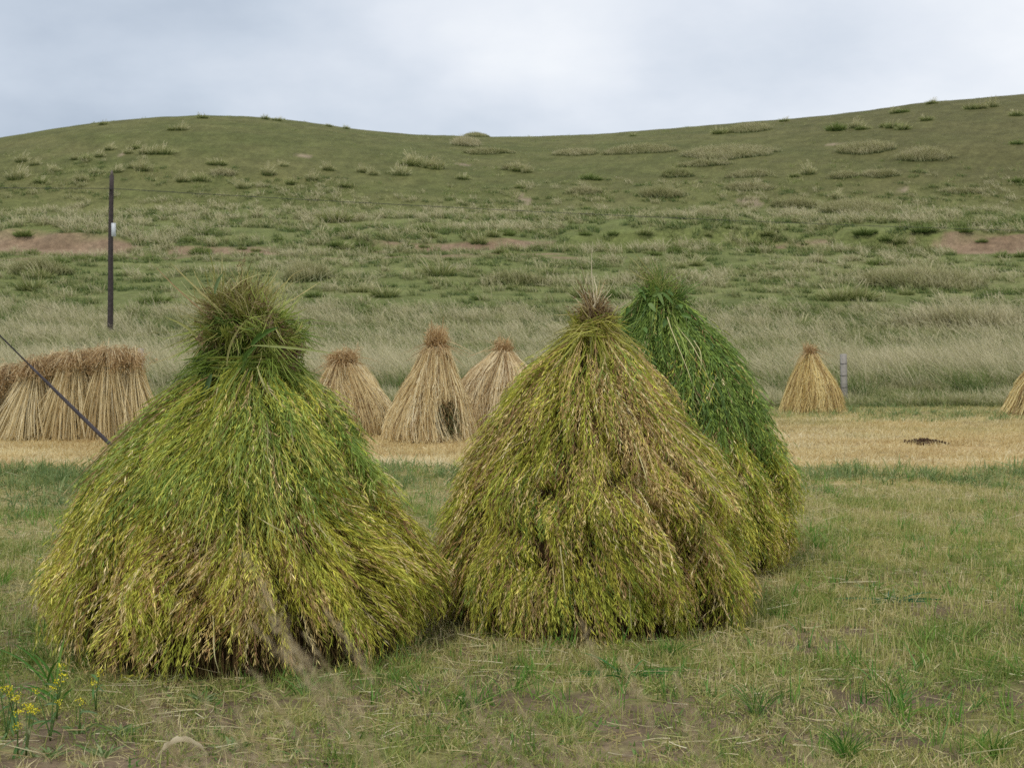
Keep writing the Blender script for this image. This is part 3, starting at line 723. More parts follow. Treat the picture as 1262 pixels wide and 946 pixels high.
link('upper_sheaves', mb.mesh('upper_sheaves', M_EAR), stook1)
BT = [(92, 76, 54), (124, 114, 60), (134, 144, 60), (164, 166, 84), (204, 192, 132)]
mb = MB()
BR = [(92, 72, 56), (126, 100, 74), (152, 126, 90), (122, 120, 70)]
BG = [(96, 108, 50), (126, 140, 60), (156, 164, 78), (196, 190, 126), (118, 96, 64)]
ST_ = [(150, 136, 84), (186, 172, 110), (214, 202, 146), (122, 96, 66)]
GR_ = [(84, 108, 44), (116, 138, 54), (148, 164, 70), (178, 184, 96), (120, 104, 64)]
P1, w1 = wisps(mb, (.05, 0, 1.52), (.25, .24, .16), 120, 30, (.10, .24), GR_, up=.15, out=.7, droop=.45)
P2, w2 = wisps(mb, (-.01, 0, 1.63), (.15, .14, .13), 55, 26, (.10, .24), [(112, 92, 64), (138, 124, 72), (150, 152, 76), (200, 190, 128)], up=.8, out=.7, droop=.15)
wisps(mb, (.045, 0, 1.41), (.27, .26, .06), 80, 30, (.12, .24), GR_[:4], up=-.7, out=.55, droop=.5)
P3, w3 = wisps(mb, (.0, 0, 1.64), (.19, .18, .10), 40, 6, (.14, .32), ST_, up=.7, out=1.1, droop=.1, fan=.35, jit=.05, w=(.003, .006))
for cx_, cz_, n_ in ((.22, 1.58, 7), (.28, 1.48, 10), (.27, 1.40, 7), (.02, 1.60, 6), (.13, 1.55, 7), (-.13, 1.52, 5), (-.07, 1.68, 5)):
    seedheads(mb, np.array([cx_, -.16, cz_]) + rng.normal(size=(n_, 3)) * [.025, .06, .03], 34, (.014, .034), BR, jit=.015)
seedheads(mb, P2[rng.permutation(len(P2))[:26], 5], 24, (.014, .034), BR, jit=.015)
for p, d, L, w, b, c in (((.10, -.27, 1.50), (.55, -.15, .8), .17, .03, (.04, 0, -.05), (92, 124, 54)), ((.06, -.28, 1.42), (.35, -.2, .9), .13, .025, (.03, 0, -.04), (104, 134, 64)),
                         ((-.08, -.25, 1.75), (.1, 0, 1), .12, .018, (.03, 0, -.02), (120, 140, 90)), ((-.1, -.25, 1.36), (-.3, -.3, -.9), .2, .03, (0, 0, -.03), (74, 100, 46)),
                         ((-.16, -.2, 1.5), (-.3, -.3, .9), .22, .016, (-.1, 0, -.06), (170, 170, 100)), ((.1, -.27, 1.5), (.7, -.2, .0), .34, .012, (.1, 0, -.04), (150, 158, 90)),
                         ((-.02, -.27, 1.4), (.06, -.2, .9), .28, .011, (.1, 0, -.04), (190, 184, 120)), ((.13, -.29, 1.4), (.25, -.3, -.9), .28, .012, (.12, 0, -.02), (196, 192, 128)),
                         ((-.1, -.15, 1.62), (-.8, 0, .6), .42, .006, (.03, 0, .03), (170, 140, 100)), ((-.05, -.2, 1.66), (-.7, 0, .6), .30, .008, (-.03, 0, .05), (180, 170, 110))):
    leaf(mb, p, d, L, w, b, c)
link('top_tuft', mb.mesh('top_tuft', M_LEAF), stook1)
link('binding', binding(S1, 1.40, .25, [(96, 116, 44), (134, 148, 60), (164, 158, 84)], 90).mesh('binding', M_LEAF), stook1)
strays(S1, stook1, [(-.75, .95, .45, -.10, .07), (-.95, .62, .3, -.12, .07), (.6, .7, .5, .12, .05), (.42, .66, .78, -.25, .06), (-.25, 1.3, 1.05, .05, .06), (1.25, .62, .42, .08, .07), (-1.4, .55, .3, -.05, .06), (.0, .3, .06, .05, .06)])
# dropped lank ears to the ground in front
# ---- stook 2
S2 = Stack(.48, 7.75, [(0, .80, -.02), (.12, .81, -.02), (.27, .815, -.02), (.5, .78, -.02), (.72, .72, -.02), (.94, .60, -.03), (1.16, .45, -.04), (1.38, .295, -.05), (1.5, .18, -.045), (1.62, .105, -.03), (1.78, .06, 0)], 102, dents=((-.45, .74, .12, .06, .18), (.1, .80, .12, .05, .16), (-.5, .38, .16, .07, .16), (.65, .45, .06, .2, .06), (-.2, .95, .08, .08, .1)))
def col2(th, z, lr, u):
    a = ((th + PI) % (2 * PI)) - PI
    n = fbm(th * 2.6 + 7, z * 2, 211); n2 = fbm(th * 9, z * 1.2, 212)
    br = sstep(.48, .62, n2) * (.5 + .8 * sstep(.4, 1.2, z))
    mixpal.r = (lr * 5.77 + u * .3) % 1
    c = mixpal([.35 + .6 * sstep(.55, .75, n), 1.3 + 0 * z, .3 + 1.1 * br, 1.35 + 0 * z], [GRN, YEL, TAN, OLV], .12 + .5 * lr + .35 * u)
    return brown_some(c, (u * 17.1) % 1, .17 + .15 * br)
stook2 = link('green_grain_stook', None, label='olive and yellow stook with pale stalk butts sticking up, in front of the greenest one', cat='stook', group='green grain stooks', loc=(S2.cx, S2.cy, 0))
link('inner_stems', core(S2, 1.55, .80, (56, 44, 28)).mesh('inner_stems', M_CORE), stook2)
mb = MB()
sheaf_layer(S2, mb, 740, 14, (.34, 1.0), (.28, .50), col2, ears=21, seed=311, elen=(.02, .044))
link('lower_sheaves', mb.mesh('lower_sheaves', M_EAR), stook2)
mb = MB()
sheaf_layer(S2, mb, 470, 15, (.8, 1.55), (.32, .55), col2, ears=15, seed=312, off=(-.05, .045), elen=(.022, .045), ew=(.0028, .005), swid=.0045, alamp=.7)
link('upper_sheaves', mb.mesh('upper_sheaves', M_EAR), stook2)
mb = MB()
YG_ = [(112, 108, 48), (144, 146, 52), (172, 172, 68), (196, 190, 100), (146, 120, 78)]
P1, w1 = wisps(mb, (-.03, 0, 1.63), (.062, .06, .08), 36, 18, (.09, .16), [(110, 84, 62), (146, 120, 84), (180, 160, 112), (160, 152, 88)], up=1.0, out=.5, droop=.1)
wisps(mb, (-.035, 0, 1.56), (.11, .11, .07), 90, 24, (.14, .28), YG_, up=-.8, out=.55, droop=.6)
wisps(mb, (-.03, 0, 1.68), (.05, .05, .04), 9, 4, (.14, .24), [(206, 190, 150), (226, 216, 184)], up=1.5, out=.6, droop=.0, fan=.2, w=(.005, .008), lo=0)
wisps(mb, (-.08, 0, 1.60), (.06, .06, .06), 12, 7, (.12, .22), ST_, up=.25, out=.5, droop=.15, lean=(-.8, 0), fan=.25, w=(.002, .004))
seedheads(mb, P1[rng.permutation(len(P1))[:70], 5], 20, (.012, .03), [(104, 80, 60), (140, 114, 80), (170, 150, 104)], jit=.016)
link('top_tuft', mb.mesh('top_tuft', M_LEAF), stook2)
link('binding', binding(S2, 1.555, .115, [(120, 130, 44), (164, 164, 66), (180, 160, 90)], 160).mesh('binding', M_LEAF), stook2)
strays(S2, stook2, [(.3, 1.0, .7, .03, .06), (.8, .8, .6, .1, .06), (-.3, .5, .25, .05, .06), (-.5, .9, .7, -.1, .06), (.15, .35, .1, .02, .06), (1.0, .5, .35, .12, .06)])

# ---- stook 3: greenest, behind
S3 = Stack(1.04, 9.45, [(0, .74, 0), (.15, .82, 0), (.35, .84, 0), (.6, .80, 0), (.85, .70, -.01), (1.06, .61, -.02), (1.33, .465, -.04), (1.5, .345, -.055), (1.62, .25, -.065), (1.78, .15, -.07), (1.95, .08, -.08)], 103, dents=((.45, .6, .07, .25, .1), (.9, .5, .07, .2, .1)))
def col3(th, z, lr, u):
    n = fbm(th * 2.4 + 3, z * 2.5, 221)
    top = sstep(.86, 1.16, z + .3 * (n - .5))
    mixpal.r = (lr * 6.13 + u * .3) % 1
    c = mixpal([.55 + 1.3 * top, 1.0 * (1 - top) + .12, .3 * (1 - top) + .03, .9 * (1 - top) + .15, .15 + .55 * top], [GRN, YEL, TAN, OLV, BLU], .15 + .5 * lr + .35 * u)
    return brown_some(c, (u * 11.3) % 1, .05 + .13 * (1 - top))
stook3 = link('green_grain_stook', None, label='tallest and greenest stook, leaning leafy peak, standing behind the olive one', cat='stook', group='green grain stooks', loc=(S3.cx, S3.cy, 0))
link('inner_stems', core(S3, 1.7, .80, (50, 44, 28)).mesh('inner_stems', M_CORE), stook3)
mb = MB()
sheaf_layer(S3, mb, 620, 14, (.32, 1.05), (.30, .52), col3, ears=20, seed=321)
link('lower_sheaves', mb.mesh('lower_sheaves', M_EAR), stook3)
mb = MB()
sheaf_layer(S3, mb, 560, 16, (.9, 1.80), (.34, .62), col3, ears=8, seed=322, off=(-.05, .05), elen=(.03, .06), ew=(.004, .007), swid=.0065, alamp=.6)
link('upper_sheaves', mb.mesh('upper_sheaves', M_EAR), stook3)
mb = MB()
G3 = [(84, 116, 54), (114, 146, 62), (146, 166, 78), (172, 168, 104)]
P1, w1 = wisps(mb, (-.07, 0, 1.76), (.12, .12, .12), 62, 22, (.10, .20), G3, up=.8, out=.6, droop=.2)
wisps(mb, (-.06, 0, 1.66), (.17, .17, .09), 90, 24, (.16, .30), G3, up=-.8, out=.5, droop=.5)
wisps(mb, (-.09, 0, 1.84), (.05, .05, .04), 10, 5, (.12, .22), [(150, 154, 84), (190, 176, 120)], up=1.3, out=.6, droop=.05, fan=.3, w=(.004, .007), lo=0)
seedheads(mb, P1[rng.permutation(len(P1))[:40], 5], 20, (.015, .03), [(98, 78, 60), (128, 106, 74), (116, 132, 66)], jit=.02)
for k_ in range(26):
    a = rng.uniform(-1.3, 1.5); z = rng.uniform(1.45, 1.85); p = S3.pos(np.array(a), np.array(z), .05)
    leaf(mb, p, rng.normal(size=3) + [.2, -.3, 0], rng.uniform(.05, .1), rng.uniform(.022, .04), (0, 0, -.03), [(82, 112, 48), (100, 130, 58), (122, 146, 76)][rng.integers(3)])
link('top_tuft', mb.mesh('top_tuft', M_LEAF), stook3)
link('binding', binding(S3, 1.69, .155, [(84, 120, 44), (120, 146, 60), (150, 150, 84)], 130).mesh('binding', M_LEAF), stook3)
strays(S3, stook3, [(.1, 1.65, 1.1, .15, .06), (.35, 1.6, 1.2, .1, .06), (.5, 1.5, 1.3, -.15, .07)])
mb = MB(); p = S3.pos(np.array(.15), np.array(.83), .05); pts = np.array([p + np.array([.0, -.03, 0]) * 0 + np.array([.012, -.004, .03]) * k_ for k_ in range(6)])
tube(mb, pts, [.008, .016, .019, .017, .012, .004], lin(176, 182, 92), 8); link('seed_spike', mb.mesh('seed_spike', M_EAR), stook3)

# ------------------------------------------------------------------ straw stooks
STR = [(188, 162, 114), (218, 198, 148), (234, 218, 174), (244, 234, 200)]
STG = [(176, 150, 94), (212, 190, 128), (230, 212, 152), (240, 228, 178)]
def straw_stook(px, D, prof, label, n=6500, pal=STR, tuftn=260, tuftL=(.14, .3), tuftspread=.35, tlean=(0, 0), hole=None, headbrown=.35, neckz=None, fan=.22, group='straw stooks', tilt=0.0):
    cx = (px - CX) / F * D
    S = Stack(cx, D, prof, int(px), lobe=.06); ztop = neckz
    root = link('straw_stook', None, label=label, cat='stook', group=group, loc=(cx, D, float(terrain(cx, D)) - .015))
    root.rotation_euler = (0, tilt, 0)
    mb = core(S, ztop, .82, (96, 72, 46)); link('inner_stems', mb.mesh('inner_stems', M_CORE), root)
    mb = MB(); K = 7
    th = rng.uniform(-PI, PI, n); lock = rng.integers(0, 90, n); lth = rng.uniform(-PI, PI, 90); th = lth[lock] + rng.normal(size=n) * .09
    t = np.linspace(0, 1, K)[None]; zt = ztop * rng.uniform(.55, 1.02, n) ** .7; zb = np.abs(rng.normal(size=n)) * .05 + .01
    short = rng.uniform(size=n) < .35; zb = np.where(short, zt * rng.uniform(.2, .7, n), zb)
    z = zt[:, None] * (1 - t) + zb[:, None] * t
    tw = (rng.normal(size=90) * fan)[lock] + rng.normal(size=n) * fan * .6
    off = (-.05 + .045 * (lock % 3))[:, None] * .6 + (rng.normal(size=n) * .025)[:, None] + .05 * t ** 2
    if hole is not None:
        hth, hz, hr = hole
        a = ((th[:, None] - hth + PI) % (2 * PI)) - PI
        m = np.exp(-((a / .42) ** 2 + ((z - hz) / .2) ** 2) ** 1.5); off = off - hr * m
    P = S.pos(th[:, None] + tw[:, None] * t, z, off)
    P = P + np.cumsum(rng.normal(size=P.shape) * .004, 1)
    lt = rng.uniform(size=90)[lock]
    C = palette(.55 * lt + .45 * rng.uniform(size=n), pal)
    k_ = rng.uniform(size=n) < .16; C[k_] = palette(rng.uniform(size=k_.sum()), [(118, 92, 62), (150, 122, 84), (172, 148, 104)])
    C = C * 1.12; W = rng.uniform(.004, .009, n)[:, None] * np.ones((1, K))
    strips(mb, P, W, norm(np.cross(P[:, 3] - P[:, 2], rng.normal(size=(n, 3)))), C)
    # drooping ears near the foot
    m = n // 2; sel = rng.integers(0, n, m); Bp = P[sel, rng.integers(2, K, m)]; rad = norm(Bp * [1, 1, 0])
    dd = norm(rad * .3 + rng.normal(size=(m, 3)) * .25 + [0, 0, -.9]); diamonds(mb, Bp, dd, rng.uniform(.05, .12, m), rng.uniform(.008, .014, m), C[sel] * .95)
    link('straw_skirt', mb.mesh('straw_skirt', M_STRAW), root)
    mb = MB()
    rn = float(S.R(ztop))
    Pt = tuft(S, mb, ztop - .03, tuftn, tuftL, tuftspread, [(156, 122, 82), (194, 162, 114), (222, 200, 154)], r0=rn * .8, curl=.15, w=(.006, .012), lean=tlean, droop=.03)
    tuft(S, mb, ztop, int(tuftn * .6), (.08, .22), .6, [(156, 124, 86), (190, 162, 118), (218, 196, 152)], r0=rn * .9, curl=.2, w=(.006, .012), droop=1.2, updir=.3, zj=.06)
    seedheads(mb, Pt[:int(tuftn * headbrown), 4], 8, (.04, .08), [(160, 132, 92), (196, 168, 122), (222, 200, 154)], jit=.03, w=(.008, .014))
    link('top_tuft', mb.mesh('top_tuft', M_STRAW), root)
    link('binding', binding(S, ztop - .05, rn + .02, [(170, 136, 88), (210, 182, 128)], 30).mesh('binding', M_STRAW), root)
    return root, S
straw_stook(437, 20.6, [(0, .50, .01), (.15, .53, .0), (.35, .51, -.01), (.6, .43, -.05), (.8, .36, -.08), (1.0, .21, -.1), (1.12, .14, -.1), (1.3, .08, -.09)],
            'hunched straw stook with blunt rounded top, just right of the largest green stook', neckz=1.05, tuftn=420, tuftL=(.1, .24), tuftspread=.6, tlean=(-.25, 0), headbrown=.7, tilt=-.05)
rB, SB = straw_stook(531, 19.6, [(0, .58, 0), (.2, .56, -.01), (.4, .49, 0), (.7, .36, .02), (1.0, .22, .05), (1.2, .14, .065), (1.36, .1, .08), (1.5, .05, .085)],
            'tall narrow straw stook with a dark weedy hole low on one flank', neckz=1.28, tuftn=300, tuftL=(.14, .32), tuftspread=.22, hole=(.55, .30, .34), headbrown=.6, tlean=(.06, 0))
mb = MB(); n = 620; a = rng.normal(.60, .26, n); z = rng.uniform(.1, .55, n)
B = SB.pos(a, z, rng.uniform(-.22, -.02, n)); d = norm(rng.normal(size=(n, 3)) * .6 + [.3, -.5, .1]); L = rng.uniform(.1, .26, n)
blades(mb, B, d, L, rng.uniform(.008, .016, n), np.stack([0 * L, 0 * L, -L * .5], 1), palette(rng.uniform(size=n), [(70, 66, 44), (84, 98, 58), (118, 120, 72), (132, 108, 72), (170, 144, 98)]), 4)
link('green_weeds', mb.mesh('green_weeds', M_LEAF), rB)
straw_stook(612, 21.4, [(0, .60, 0), (.2, .66, 0), (.45, .64, -.0), (.7, .58, .01), (.9, .46, .03), (1.05, .30, .05), (1.17, .14, .055), (1.26, .08, .055), (1.4, .1, .06)],
            'broad pale straw stook with splayed bristle top, between the narrow one and the olive stook', tilt=.04, neckz=1.22, tuftn=220, tuftL=(.12, .24), tuftspread=.5, headbrown=.1, pal=[(188, 158, 116), (216, 194, 148), (230, 214, 174), (240, 228, 196)])
straw_stook(1002, 26.0, [(0, .50, -.0), (.12, .47, .0), (.35, .44, .02), (.6, .34, .01), (.85, .2, .0), (1.0, .1, -.01), (1.1, .07, -.01), (1.25, .09, 0)],
            'small golden straw stook with knotted top beside the concrete fence post', neckz=1.08, tuftn=200, tuftL=(.1, .2), tuftspread=.4, headbrown=.15, tilt=-.04, pal=STG, n=4500)
straw_stook(1290, 25.2, [(0, .74, 0), (.2, .62, 0), (.45, .5, .0), (.7, .36, 0), (.95, .2, 0), (1.1, .1, 0), (1.3, .08, 0)],
            'straw stook cut off by the edge, only its sloping flank shows', neckz=1.1, tuftn=200, tuftspread=.4, pal=STG, n=4500)

# long row of leaning straw sheaves: one stook, each sheaf a part
D = 20.0
row = link('straw_sheaf_row', None, label='long wall of straw sheaves with brown drooping tops, in front of the utility pole', cat='stook', group='straw stooks', loc=((95 - CX) / F * D, D, 0))
def sheaf(parent, x, y, zt, rb, rt, leanx, n, pal, droop, base_x=None):
    bx = x if base_x is None else base_x; K = 7
    mb = MB(); t = np.linspace(0, 1, K)[None]
    a = rng.uniform(0, 2 * PI, n); r = np.sqrt(rng.uniform(.15, 1, n))
    ztn = zt * rng.uniform(.8, 1.0, n); zb = np.abs(rng.normal(size=n)) * .06
    X0 = x + rt * r * np.cos(a); Y0 = y + rt * .7 * r * np.sin(a); X1 = bx + rb * r * np.cos(a) + rng.normal(size=n) * .03; Y1 = y + rb * 1.25 * r * np.sin(a) - .1
    bul = np.sin(t * PI) * .07; X1 = X1 + rng.normal(size=n) * .14; ztn = ztn * (1 + rng.normal(size=n) * .05); Y1 = Y1 + rng.normal(size=n) * .08
    P = np.stack([X0[:, None] * (1 - t) + X1[:, None] * t, Y0[:, None] * (1 - t) + Y1[:, None] * t - bul * 1.2, ztn[:, None] * (1 - t) + zb[:, None] * t], -1)
    P += np.cumsum(rng.normal(size=P.shape) * .004, 1)
    lk = rng.uniform(size=24)[((a * 24 / (2 * PI)).astype(int)) % 24]
    C = palette(.5 * lk + .5 * rng.uniform(size=n), pal); C = C * np.where(rng.uniform(size=n) < .15, .6, 1.05)[:, None]
    strips(mb, P, rng.uniform(.005, .011, n)[:, None] * np.ones((1, K)), norm(np.cross(P[:, 3] - P[:, 2], rng.normal(size=(n, 3)))), C)
    o = link('straw_sheaf', mb.mesh('straw_sheaf', M_STRAW), parent)
    mb = MB()
    St = Stack(0, 0, [(0, .1, x), (2, .1, x)], 1)
    def sh(Pp): return Pp
    m = n // 4
    aa = rng.uniform(0, 2 * PI, m); s = np.abs(rng.normal(size=m)) * .9
    B = np.stack([x + rt * np.cos(aa) * rng.uniform(size=m), y + rt * .6 * np.sin(aa), zt * .97 + rng.normal(size=m) * .05], 1)
    d = norm(np.stack([np.cos(aa) * s + leanx, np.sin(aa) * s - .5, np.ones(m) * .8], 1)); L = rng.uniform(.10, .24, m)
    bend = np.stack([np.cos(aa) * .3, np.sin(aa) * .3 - .3, -droop * np.ones(m)], 1) * L[:, None]
    blades(mb, B, d, L, rng.uniform(.008, .014, m), bend, palette(rng.uniform(size=m), [(136, 108, 74), (176, 146, 104), (208, 184, 138), (232, 214, 172)]), 6, taper=.5)
    T = B + d * L[:, None] + bend
    seedheads(mb, T[:m // 3], 7, (.04, .08), [(142, 114, 76), (180, 150, 104), (212, 188, 142)], jit=.03, w=(.008, .014))
    link('drooping_heads', mb.mesh('drooping_heads', M_STRAW), o)
for (x, y, zt, rb, rt, lx, bx) in ((-.98, .1, 1.02, .3, .10, -.1, -1.12), (-.55, -.12, 1.12, .34, .09, 0, -.72), (-.28, .12, 1.20, .3, .15, .1, -.35), (-.02, -.1, 1.22, .3, .17, .1, -.05),
                                   (.25, .1, 1.26, .3, .17, 0, .25), (.48, -.1, 1.28, .3, .18, .1, .5), (.72, .05, 1.25, .3, .15, -.1, .80), (-1.15, -.25, .85, .34, .08, -.2, -1.45)):
    sheaf(row, x, y, zt - .06, rb, rt, lx, 1500, STR, 1.1, bx)

# ------------------------------------------------------------------ pole, wires, posts
x, y = (141 - CX) / F * 60, 60.0; z = float(terrain(x, y)); zt = EYE + (400 - 217) / F * 60
pole = link('utility_pole', None, label='tall dark wooden utility pole with small white plate', cat='utility pole', loc=(x, y, z))
mb = MB(); hh = zt - z; tt = np.linspace(0, 1, 14)
tube(mb, np.stack([-.19 + .16 * tt + .012 * np.sin(tt * 7), 0 * tt, -.3 + (hh + .3) * tt], 1), .125 - .035 * tt, lin(74, 66, 64), 14)
link('shaft', mb.mesh('shaft', M_WOOD), pole)
mb = MB(); tube(mb, [(-.02, 0, hh - .02), (-.02, 0, hh + .08), (-.02, 0, hh + .14), (-.02, 0, hh + .2)], [.05, .06, .045, .02], lin(120, 110, 104), 10); link('pole_cap', mb.mesh('pole_cap', M_CONC), pole)
zp = EYE + (400 - 284) / F * 60 - z
mb = MB(); box(mb, -.02, .16, -.17, -.13, zp - .28, zp + .28, lin(214, 218, 220), .01); link('white_plate', mb.mesh('white_plate', M_PLATE), pole)
zw = EYE + (400 - 235) / F * 60
mb = MB(); tube(mb, [(-.05, -.1, zw - z), (-.05, -.16, zw - z), (-.05, -.2, zw - z + .02)], [.03, .05, .03], lin(70, 66, 64), 8); link('insulator', mb.mesh('insulator', M_CONC), pole)
def span(a, b, sag, n=24):
    t = np.linspace(0, 1, n)[:, None]; return np.array(a) * (1 - t) + np.array(b) * t - np.array([0, 0, 1]) * (4 * sag * t * (1 - t))
mb = MB(); p0 = (x - .05, y - .2, zw + .04)
pts = np.vstack([span((-58, 56, 8.2), p0, .3), span(p0, (50, 96, 7.6), .35)[1:]])
tube(mb, pts, .013, lin(70, 70, 70), 6)
link('overhead_wire', mb.mesh('overhead_wire', M_METAL), label='thin dark overhead wire stretched across the hill from the pole', cat='wire')
# guy wire in front of the straw row, from the ground up to a pole outside the picture
gx, gy = -5.05, 18.2; gz = float(terrain(gx, gy))
mb = MB(); top = (-12.4, 18.2, 7.7)
pts = span((gx, gy, gz - .05), top, .12, 20); tube(mb, pts, .010, lin(62, 60, 62), 7)
guy = link('guy_wire', mb.mesh('guy_wire', M_METAL), label='dark slanting guy wire crossing in front of the straw sheaf wall', cat='wire')
mb = MB(); q = span((gx, gy, gz - .05), top, .12, 60); tube(mb, q[:10], [.026, .026, .025, .025, .024, .023, .022, .02, .018, .015], lin(78, 74, 78), 8); link('sleeve', mb.mesh('sleeve', M_METAL), guy)
mb = MB(); tt = np.linspace(0, 1, 12); tube(mb, np.stack([-12.45 + 0 * tt, 18.2 + 0 * tt, -.3 + 8.3 * tt], 1), .13 - .04 * tt, lin(74, 66, 64), 14)
link('utility_pole', mb.mesh('utility_pole', M_WOOD), label='wooden pole outside the view that holds the guy wire', cat='utility pole')
def post(px, D, h, w, label, tilt=0):
    x = (px - CX) / F * D; z = float(terrain(x, D)); mb = MB()
    box(mb, -w / 2, w / 2, -w / 2, w / 2, -.2, h, lin(164, 158, 148), .012)
    o = link('fence_post', None, label=label, cat='fence post', group='concrete fence posts', loc=(x, D, z)); o.rotation_euler = (0, tilt, .2)
    link('shaft', mb.mesh('shaft', M_CONC), o)
    mb = MB()
    for zz in (.3, .55, .8): tube(mb, [(-w / 2 - .008, -w / 2 - .008, h * zz), (w / 2 + .008, -w / 2 - .008, h * zz), (w / 2 + .008, w / 2 + .008, h * zz), (-w / 2 - .008, w / 2 + .008, h * zz), (-w / 2 - .008, -w / 2 - .008, h * zz)], .004, lin(90, 86, 84), 5)
    link('tie_wire', mb.mesh('tie_wire', M_METAL), o)
post(1041, 29.3, .98, .105, 'grey concrete fence post beside the golden straw stook', -.03)
post(172, 27.0, 1.16, .10, 'pale concrete fence post half hidden behind the straw sheaf wall', .02)

# ------------------------------------------------------------------ small things
px, py = 1140, 547; x, y, z = pick(px, py); mb = MB(); n, m = 18, 30
R2 = np.linspace(0, 1, n)[:, None] * np.ones((1, m)); T2 = np.linspace(0, 2 * PI, m)[None] * np.ones((n, 1))
hgt = .055 * (1 - R2 ** 2) * (.6 + .9 * vnoise(R2 * 4 + T2, T2 * 2, 5)) - .01
v = np.stack([.21 * R2 * np.cos(T2) * (1 + .15 * np.sin(3 * T2)), .2 * R2 * np.sin(T2), hgt], -1).reshape(-1, 3)
mb.add(v, lin(82, 64, 50), [(a * m + b, a * m + b + 1, a * m + m + b + 1, a * m + m + b) for a in range(n - 1) for b in range(m - 1)])
for k_ in range(60):
    a = rng.uniform(0, 6.28); r = rng.uniform(.02, .32); s = rng.uniform(.012, .035); c0 = np.array([r * math.cos(a), r * .8 * math.sin(a), .05 * (1 - (r / .3) ** 2) * .9 + .01])
    vv = np.array([(1, 0, 0), (-1, 0, 0), (0, 1, 0), (0, -1, 0), (0, 0, 1), (0, 0, -1)]) * s * rng.uniform(.6, 1.3, (6, 1)) + c0
    mb.add(vv, lin(80, 62, 48), None, [(0, 2, 4), (2, 1, 4), (1, 3, 4), (3, 0, 4), (2, 0, 5), (1, 2, 5), (3, 1, 5), (0, 3, 5)])
link('molehill', mb.mesh('molehill', M_SOIL), label='small dark heap of soil on the tan stubble strip', cat='molehill', loc=(x, y, z))

# yellow wildflowers, bottom left
def mustard(x, y, h, nh, label, lean=(0, 0)):
    z = float(terrain(x, y))
    root = link('yellow_wildflower', None, label=label, cat='wildflower', group='yellow wildflowers in the corner', loc=(x, y, z))
    ms = MB(); ml = MB(); heads = []
    for k_ in range(nh):
        a = rng.uniform(0, 6.28); s = rng.uniform(.1, .35); hh = h * rng.uniform(.7, 1.05)
        t = np.linspace(0, 1, 6)
        pts = np.stack([(math.cos(a) * s + lean[0]) * hh * t ** 1.3, (math.sin(a) * s + lean[1]) * hh * t ** 1.3, hh * t], 1)
        tube(ms, pts, np.linspace(.0035, .0018, 6), lin(96, 124, 62), 5); heads.append(pts[-1])
        for q_ in range(2):
            i_ = rng.integers(1, 5); dd = rng.normal(size=3) + [0, -.3, .3]; leaf(ml, pts[i_], dd, rng.uniform(.04, .08), rng.uniform(.005, .012), (0, 0, -.03), [(90, 128, 66), (110, 144, 86), (126, 150, 104)][rng.integers(3)])
    link('stems', ms.mesh('stems', M_LEAF), root); link('leaves', ml.mesh('leaves', M_LEAF), root)
    for p in heads:
        mf = MB(); n = 26; B = p + rng.normal(size=(n, 3)) * [.010, .010, .006]; dd = norm(rng.normal(size=(n, 3)) + [0, -.3, .6])
        diamonds(mf, B, dd, rng.uniform(.005, .009, n), rng.uniform(.005, .008, n), palette(rng.uniform(size=n), [(214, 196, 20), (236, 222, 40), (240, 232, 90)]))
        link('flower_head', mf.mesh('flower_head', M_PETAL), root)
for px, py, h, nh, lab in ((8, 905, .20, 3, 'yellow wildflower at the very corner edge, lowest of the patch'), (22, 920, .16, 2, 'small yellow wildflower at the frame corner, half under weeds'),
                           (32, 925, .19, 4, 'yellow wildflower with the fullest heads left of the green leaves'), (62, 905, .20, 3, 'yellow wildflower in the middle of the flower patch'),
                           (70, 880, .22, 3, 'yellow wildflower nearest the tall green shoot'), (98, 884, .12, 1, 'single yellow bloom on the edge of the flower patch'), (118, 865, .16, 2, 'yellow wildflower closest to the foot of the largest stook'),
                           (20, 890, .2, 3, 'yellow wildflower at the back of the patch by the frame edge')):
    x, y, z = pick(px, py + 14); mustard(x, y, h, nh, lab)
def shoot(px, py, n, L, w, cols, label, name='green_shoot', cat='grass shoot', upw=1.4, group=None):
    x, y, z = pick(px, py); mb = MB()
    for k_ in range(n):
        a = rng.uniform(0, 6.28); d = np.array([math.cos(a) * .6, math.sin(a) * .3, upw * rng.uniform(.6, 2.2)]); l = L * rng.uniform(.6, 1.1)
        leaf(mb, (rng.normal() * .015, rng.normal() * .015, -.01), d, l, w * rng.uniform(.7, 1.2), (math.cos(a) * l * .4, 0, -l * .3), cols[rng.integers(len(cols))])
    link(name, mb.mesh(name, M_LEAF), label=label, cat=cat, loc=(x, y, z), group=group)
G_ = [(80, 124, 44), (98, 142, 54), (118, 154, 66)]
shoot(64, 850, 6, .30, .011, G_, 'tall fresh green grass shoot at the left foot of the largest stook')
shoot(70, 872, 4, .18, .014, G_, 'short broad green shoot in front of the tall fresh one')
shoot(1042, 940, 40, .20, .0042, [(62, 112, 36), (90, 134, 50), (120, 150, 66)], 'upright green grass clump at the bottom edge of the mown field')
shoot(932, 880, 30, .22, .0042, [(70, 118, 48), (104, 140, 66), (150, 160, 90)], 'bent green grass clump in front of the olive stook')
shoot(1225, 935, 36, .17, .0042, [(80, 124, 44), (120, 144, 60)], 'low yellowish grass clump near the field corner')
shoot(400, 790 + 60, 20, .13, .0042, G_, 'small green sprout under the front edge of the largest stook')
shoot(830, 745 + 70, 24, .15, .004, G_, 'thin green grass clump at the foot of the olive stook')
shoot(770, 835, 34, .26, .007, [(62, 118, 52), (90, 140, 66)], 'flattened bunch of green grass between the two front stooks', upw=.15)
